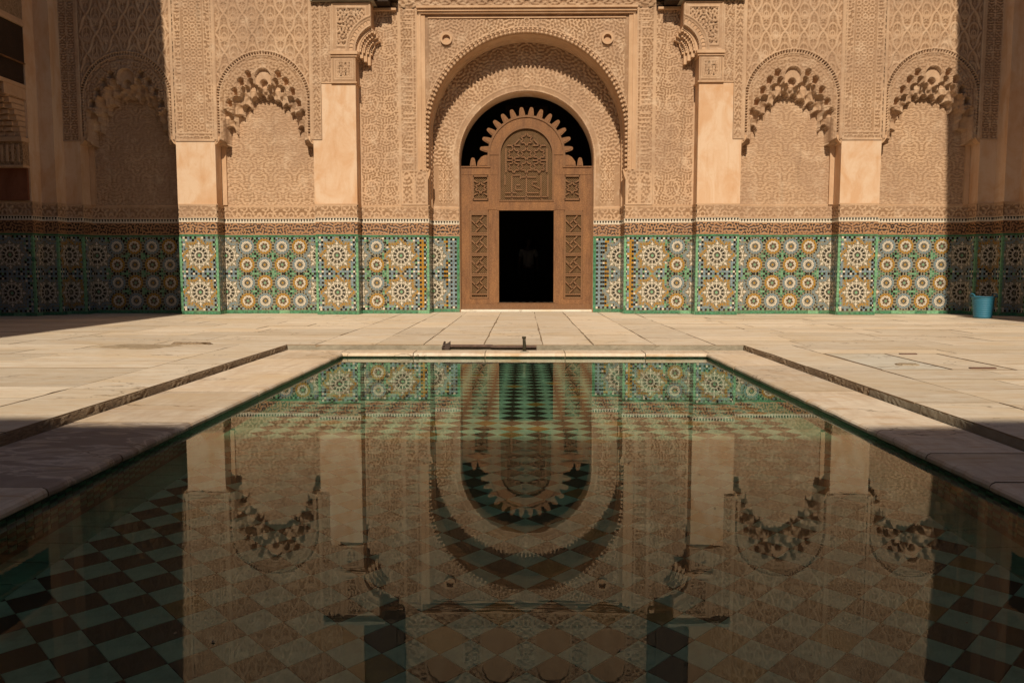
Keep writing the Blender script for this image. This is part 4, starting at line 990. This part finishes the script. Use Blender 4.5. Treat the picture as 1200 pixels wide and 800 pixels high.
for n_, (x, y, c) in enumerate(tl):
    if n_ < 296 and y >= 2.2: ob('floor_tile', dms[c], POOL, (x, y, ZP+.001+rnd.uniform(0, .001)))
    else: b = dia(q); rest.add([(a+x, d+y, e+ZP+.001) for a, d, e in b.v], b.f, c)
rest.obj('outlying_floor_tiles', TM, POOL, kind='stuff')
t = MB()   # solid border tiles along the foot of the walls
for s in (-1, 1):
    y = PY0
    while y < PY1-.02: t.box(*S(s, PX-bd+.004, PX-.002), y+.003, min(y+.2, PY1)-.003, ZP, ZP+.007, 3); y += .2
t.obj('border_tiles', TM, POOL, kind='stuff')
t = MB(); e = .058
for s in (-1, 1):
    for i in range(int((PY1-PY0)/e)):
        for j in range(8):
            z1 = -.118-j*e; 
            if z1-e < ZP: continue
            t.box(*S(s, PX-.008, PX), PY0+i*e+.002, PY0+(i+1)*e-.002, z1-e+.002, z1-.002, 4 if (i+j) % 2 else 3)
    t.box(*S(s, PX-.010, PX), PY0, PY1, -.125, -.10, 4)
for i in range(int(2*PX/e)):
    for j in range(8): z1 = -.118-j*e; t.box(-PX+i*e+.002, -PX+(i+1)*e-.002, PY1-.008, PY1, z1-e+.002, z1-.002, 4 if (i+j) % 2 else 3)
t.obj('wall_tiles', TM, POOL, kind='stuff')
M_WET = marble('coping_with_wet_marks', (.70, .60, .50), (.60, .50, .40), (.5, .35, .2), (2.6, .5, 1)); N = NT(M_WET)
_src = N.b.inputs['Base Color'].links[0].from_socket
_w = N.n('ShaderNodeTexNoise'); _w.inputs['Scale'].default_value = 3.1; _w.inputs['Detail'].default_value = 5; _w.inputs['Distortion'].default_value = 1.4; N.l(N.pos((.8, 1.6, 1)), _w.inputs['Vector'])
N.color(N.mix(N.ramp(_w.outputs['Fac'], [(.40, .75), (.47, .62), (.50, 0), (.53, .0), (.56, .5), (.7, .6)]), _src, (.26, .19, .15)))
# coping stones with a rounded nose
def coping(x0, x1, y0, y1, side):
    """side: which edge is the nose: 'l' (towards -x), 'r', 'n' (towards -y)"""
    ztop = -.055+rnd.uniform(-.002, .002); zb = -.098; g = .0045; v = []; f = []; n = 8
    prof = [(0.02, zb), (-.022, zb), (-.036, zb+.010), (-.036, zb+.024), (-.028, ztop-.007), (-.012, ztop), ]
    depth = (x1-x0) if side in 'lr' else (y1-y0); L = (y1-y0) if side in 'lr' else (x1-x0)
    prof2 = prof+[(depth, ztop-.0), (depth, zb-.05)]
    wv = [rnd.uniform(-.004, .004) for _ in range(n+1)]
    for i in range(n+1):
        a = g+(L-2*g)*i/n
        for j, (d, z) in enumerate(prof2):
            dd = d+(wv[i] if j < 6 else 0); zz = z + (wv[i]*.3 if 2 < j < 6 else 0)
            if side == 'r': v.append((x0+dd, y0+a, zz))
            elif side == 'l': v.append((x1-dd, y0+a, zz))
            else: v.append((x0+a, y0+dd, zz))
    m_ = len(prof2)
    for i in range(n):
        for j in range(m_-1): f.append((i*m_+j, (i+1)*m_+j, (i+1)*m_+j+1, i*m_+j+1))
    f += [tuple(range(m_)), tuple(range(n*m_, (n+1)*m_))[::-1]]
    b = MB(); b.add(v, f); b.m[-2:] = [1, 1]; return b.obj('coping_stone', [M_WET if (side == 'l' and 3.2 < y0 < 4) else M_CP, M_BED], POOL)
ys = [-.4, .9, 2.15, 3.30, 3.93, 4.77, 6.0, 7.25, 8.3, PY1]
for a, b in zip(ys, ys[1:]): coping(-2.71, -PX, a, b, 'l')
ys = [-.4, 1.0, 2.3, 3.45, 4.0, 4.7, 6.1, 7.7, PY1]
for a, b in zip(ys, ys[1:]): coping(PX, 2.50, a, b, 'r')
xs = [-2.71, -PX, -1.22, -.43, .45, 1.33, PX, 2.50]
for a, b in zip(xs, xs[1:]): coping(a, b, PY1, 9.22, 'n')
t = MB(); t.box(-2.66, 2.45, -.3, .45, -.3, -.056); t.box(-2.84, -2.66, -1, 9.32, -.2, -.085); t.box(2.45, 2.66, -1, 9.32, -.2, -.085); t.box(-2.7, 2.7, 9.15, 9.36, -.2, -.088); t.obj('gutter_bed', M_GR, POOL)
t = MB(); t.box(-2.695, -2.045, -.4, 9.2, -.12, -.0615); t.box(2.045, 2.485, -.4, 9.2, -.12, -.0615); t.box(-2.04, 2.04, PY1+.01, 9.2, -.12, -.0615); t.obj('coping_bed', M_BED, POOL)
# water
wm = bpy.data.materials.new('clear_pool_water'); wm.use_nodes = True; nt = wm.node_tree; nt.nodes.clear()
out = nt.nodes.new('ShaderNodeOutputMaterial'); gl = nt.nodes.new('ShaderNodeBsdfGlass'); gl.inputs['IOR'].default_value = 1.333; gl.inputs['Roughness'].default_value = 0; gl.inputs['Color'].default_value = (.95, .99, .96, 1)
tc = nt.nodes.new('ShaderNodeTexCoord'); mp = nt.nodes.new('ShaderNodeMapping'); mp.inputs['Scale'].default_value = (1, 2.2, 1); ns = nt.nodes.new('ShaderNodeTexNoise'); ns.inputs['Scale'].default_value = 9; ns.inputs['Detail'].default_value = 2
bp = nt.nodes.new('ShaderNodeBump'); bp.inputs['Strength'].default_value = .02; bp.inputs['Distance'].default_value = .003
nt.links.new(tc.outputs['Object'], mp.inputs[0]); nt.links.new(mp.outputs[0], ns.inputs['Vector']); nt.links.new(ns.outputs[0], bp.inputs['Height']); nt.links.new(bp.outputs[0], gl.inputs['Normal'])
nt.links.new(gl.outputs[0], out.inputs[0])
t = MB(); t.add([(-PX-.003, PY0-.003, ZW), (PX+.003, PY0-.003, ZW), (PX+.003, PY1+.003, ZW), (-PX-.003, PY1+.003, ZW)], [(0, 1, 2, 3)], 0, None, True)
wo = t.obj('water', wm, None, (.012, 0, 0)); wo['kind'] = 'structure'; wo.cycles.is_caustics_caster = True
for o in POOL.children: o.cycles.is_caustics_receiver = True

# ------------------------------------------------------------------ loose things
M_PIPE = mat('old_bronze_pipe', .5, (.06, .05, .03)); M_PIPE.node_tree.nodes['Principled BSDF'].inputs['Metallic'].default_value = .5
sp = empty('water_spout', (AX-.050, 9.02, -.055), 'short dark upright bronze water pipe standing on the far coping of the pool', 'water spout')
t = MB(); t.tube([(0, 0, 0), (.002, 0, .06), (-.002, -.003, .12), (-.004, -.006, .165)], [.022, .020, .018, .017], 12); t.obj('pipe', M_PIPE, sp)
t = MB(); t.lathe([(.016, .150), (.022, .150), (.023, .172), (.016, .174), (.011, .165)], 12, 0, (-.004, -.006, 0)); t.obj('nozzle_rim', M_PIPE, sp)
t = MB(); t.lathe([(.0, .012), (.035, .012), (.048, .006), (.052, 0)], 12); t.obj('mortar_collar', M_GR, sp)
M_RUST = mat('brown_painted_iron', .6); N = NT(M_RUST); N.color(N.ramp(N.noise(N.pos(), 20, 6, .7), [(.35, (.075, .042, .030)), (.7, (.15, .09, .065))]))
ib = empty('iron_bar', (AX-.93, 9.26, -.055), 'long brown iron bar lying in the gutter beside the upright pipe', 'metal bar')
t = MB(); t.box(0, .52, -.014, .014, .036, .060); t.box(.50, 1.02, -.016, .012, .030, .050); t.obj('bar', M_RUST, ib)
t = MB(); t.prism([(-.07, .03), (.0, .0), (.03, .02), (.03, .10), (.0, .075), (-.04, .06)], -.05, .05); t.tube([(-.04, -.06, .05), (-.04, .07, .08)], .014, 8); t.obj('end_bracket', mat('dark_iron', .6, (.05, .03, .022)), ib)
M_TUB = mat('blue_plastic', .55, (.024, .155, .24)); 
tub = empty('blue_tub', (8.22, 14.62, 0), 'blue flexible plastic tub with two loop handles standing against the mosaic wall at right', 'tub')
pf = [(0, .004), (.135, .004), (.142, .012)]
for i in range(9): z = .03+i*.038; r = .143+.040*(z/.38); pf += [(r, z), (r+.005, z+.006), (r+.005, z+.014), (r+.001, z+.020)]
pf += [(.186, .372), (.196, .376), (.197, .388), (.188, .392), (.178, .384), (.172, .34), (.135, .02), (0, .02)]
t = MB(); t.lathe(pf, 36); t.obj('tub_body', M_TUB, tub)
for s in (-1, 1):
    t = MB(); t.tube([(s*.188, -.075, .380), (s*.200, -.068, .415), (s*.206, -.03, .435), (s*.207, .03, .435), (s*.200, .068, .415), (s*.188, .075, .380)], .012, 8); t.obj('handle', M_TUB, tub)

# ------------------------------------------------------------------ person inside the dark doorway
def skin(name, verts, edges, rad, m, parent, root=0, sub=2):
    me = bpy.data.meshes.new(name); me.from_pydata(verts, edges, []); me.materials.append(m); o = ob(name, me, parent)
    md = o.modifiers.new('skin', 'SKIN'); sv = me.skin_vertices[0].data
    for i, r in enumerate(rad): sv[i].radius = r if isinstance(r, tuple) else (r, r)
    sv[root].use_root = True; sb = o.modifiers.new('sub', 'SUBSURF'); sb.levels = sub; sb.render_levels = sub
    return o
M_SKIN = mat('skin', .6, (.08, .042, .025)); M_SHIRT = mat('white_shirt', .9, (.26, .245, .22)); M_TRS = mat('dark_trousers', .9, (.008, .008, .01)); M_HAIR = mat('dark_hair', .8, (.015, .012, .01))
per = empty('person', (AX+.08, 23.0, 0), 'person in a white short-sleeved shirt standing inside the dark doorway', 'person')
V_ = [(0, 0, .95), (0, 0, 1.10), (0, 0, 1.28), (0, .01, 1.42), (0, .0, 1.52), (0, -.015, 1.60), (0, -.02, 1.68), (0, -.01, 1.75),
      (-.10, 0, .88), (-.11, -.01, .50), (-.12, .02, .10), (-.12, -.10, .04), (.10, 0, .88), (.12, -.01, .50), (.13, .02, .10), (.14, -.10, .04),
      (-.19, 0, 1.40), (-.25, .01, 1.13), (-.26, -.05, .88), (.19, 0, 1.40), (.25, .01, 1.13), (.26, -.05, .88)]
E_ = [(0,1),(1,2),(2,3),(3,4),(4,5),(5,6),(6,7),(0,8),(8,9),(9,10),(10,11),(0,12),(12,13),(13,14),(14,15),(3,16),(16,17),(17,18),(3,19),(19,20),(20,21)]
hands = []
for s, w in ((-1, 18), (1, 21)):
    b = len(V_); V_.append((s*.262, -.075, .82)); E_.append((w, b)); hands.append(.030)
    for kf, (dx, dy, L) in enumerate(((-.022, -.028, .070), (-.008, -.018, .080), (.006, -.006, .075), (.018, .006, .060))):
        c = len(V_); V_.append((s*.262+dx*s*.4, -.075+dy, .785)); V_.append((s*.262+dx*s*.3-.004*s, -.085+dy, .785-L*.9)); E_ += [(b, c), (c, c+1)]; hands += [.010, .008]
    c = len(V_); V_.append((s*.245, -.105, .80)); V_.append((s*.240, -.125, .765)); E_ += [(b, c), (c, c+1)]; hands += [.011, .009]
rad = [(.15,.11),(.135,.10),(.16,.11),(.13,.085),.052,(.070,.085),(.078,.095),(.055,.07),.085,.058,.042,.038,.085,.058,.042,.038,.055,.042,.028,.055,.042,.028]+hands
skin('body', V_, E_, rad, M_SKIN, per)
skin('shirt', [(0,0,.92),(0,0,1.10),(0,0,1.30),(0,.01,1.42),(-.19,0,1.40),(-.235,.005,1.22),(.19,0,1.40),(.235,.005,1.22)], [(0,1),(1,2),(2,3),(3,4),(4,5),(3,6),(6,7)], [(.185,.135),(.165,.125),(.185,.135),(.15,.10),.075,.068,.075,.068], M_SHIRT, per)
skin('trousers', [(0,0,.96),(-.10,0,.86),(-.115,-.01,.50),(-.12,.02,.10),(.10,0,.86),(.125,-.01,.50),(.13,.02,.10)], [(0,1),(1,2),(2,3),(0,4),(4,5),(5,6)], [(.16,.12),.10,.078,.068,.10,.078,.068], M_TRS, per)
skin('hair', [(0,.02,1.70),(0,.015,1.78),(0,.045,1.66)], [(0,1),(0,2)], [(.084,.088),(.062,.07),(.07,.05)], M_HAIR, per)
for s in (-1, 1):
    t = MB(); ball(t, (s*.032, -.105, 1.675), .011); t.obj('eye', M_HAIR, per)
t = MB(); t.prism([(-.014, 1.625), (.014, 1.625), (0, 1.668)], -.125, -.09); t.obj('nose', M_SKIN, per)
t = MB(); t.box(-.024, .024, -.112, -.09, 1.600, 1.608); t.obj('mouth', mat('lips', .6, (.2, .07, .05)), per)
for s in (-1, 1):
    t = MB(); ball(t, (s*.086, -.01, 1.665), .022); t.obj('ear', M_SKIN, per)


t = MB()
for i in range(46):
    x = rnd.uniform(-1.9, 1.9); y = rnd.uniform(1.7, 5.5); q = rnd.uniform(.0015, .005); a = rnd.uniform(0, 3.1)
    t.add([(x+q*math.cos(a+k*math.pi/2)*(1.7 if k % 2 else 1), y+q*math.sin(a+k*math.pi/2)*(1.7 if k % 2 else 1), ZW+.002+.001*(k % 2)) for k in range(4)], [(0, 1, 2, 3)])
t.obj('floating_specks', M_BED, None, (AX, 0, 0), kind='stuff')
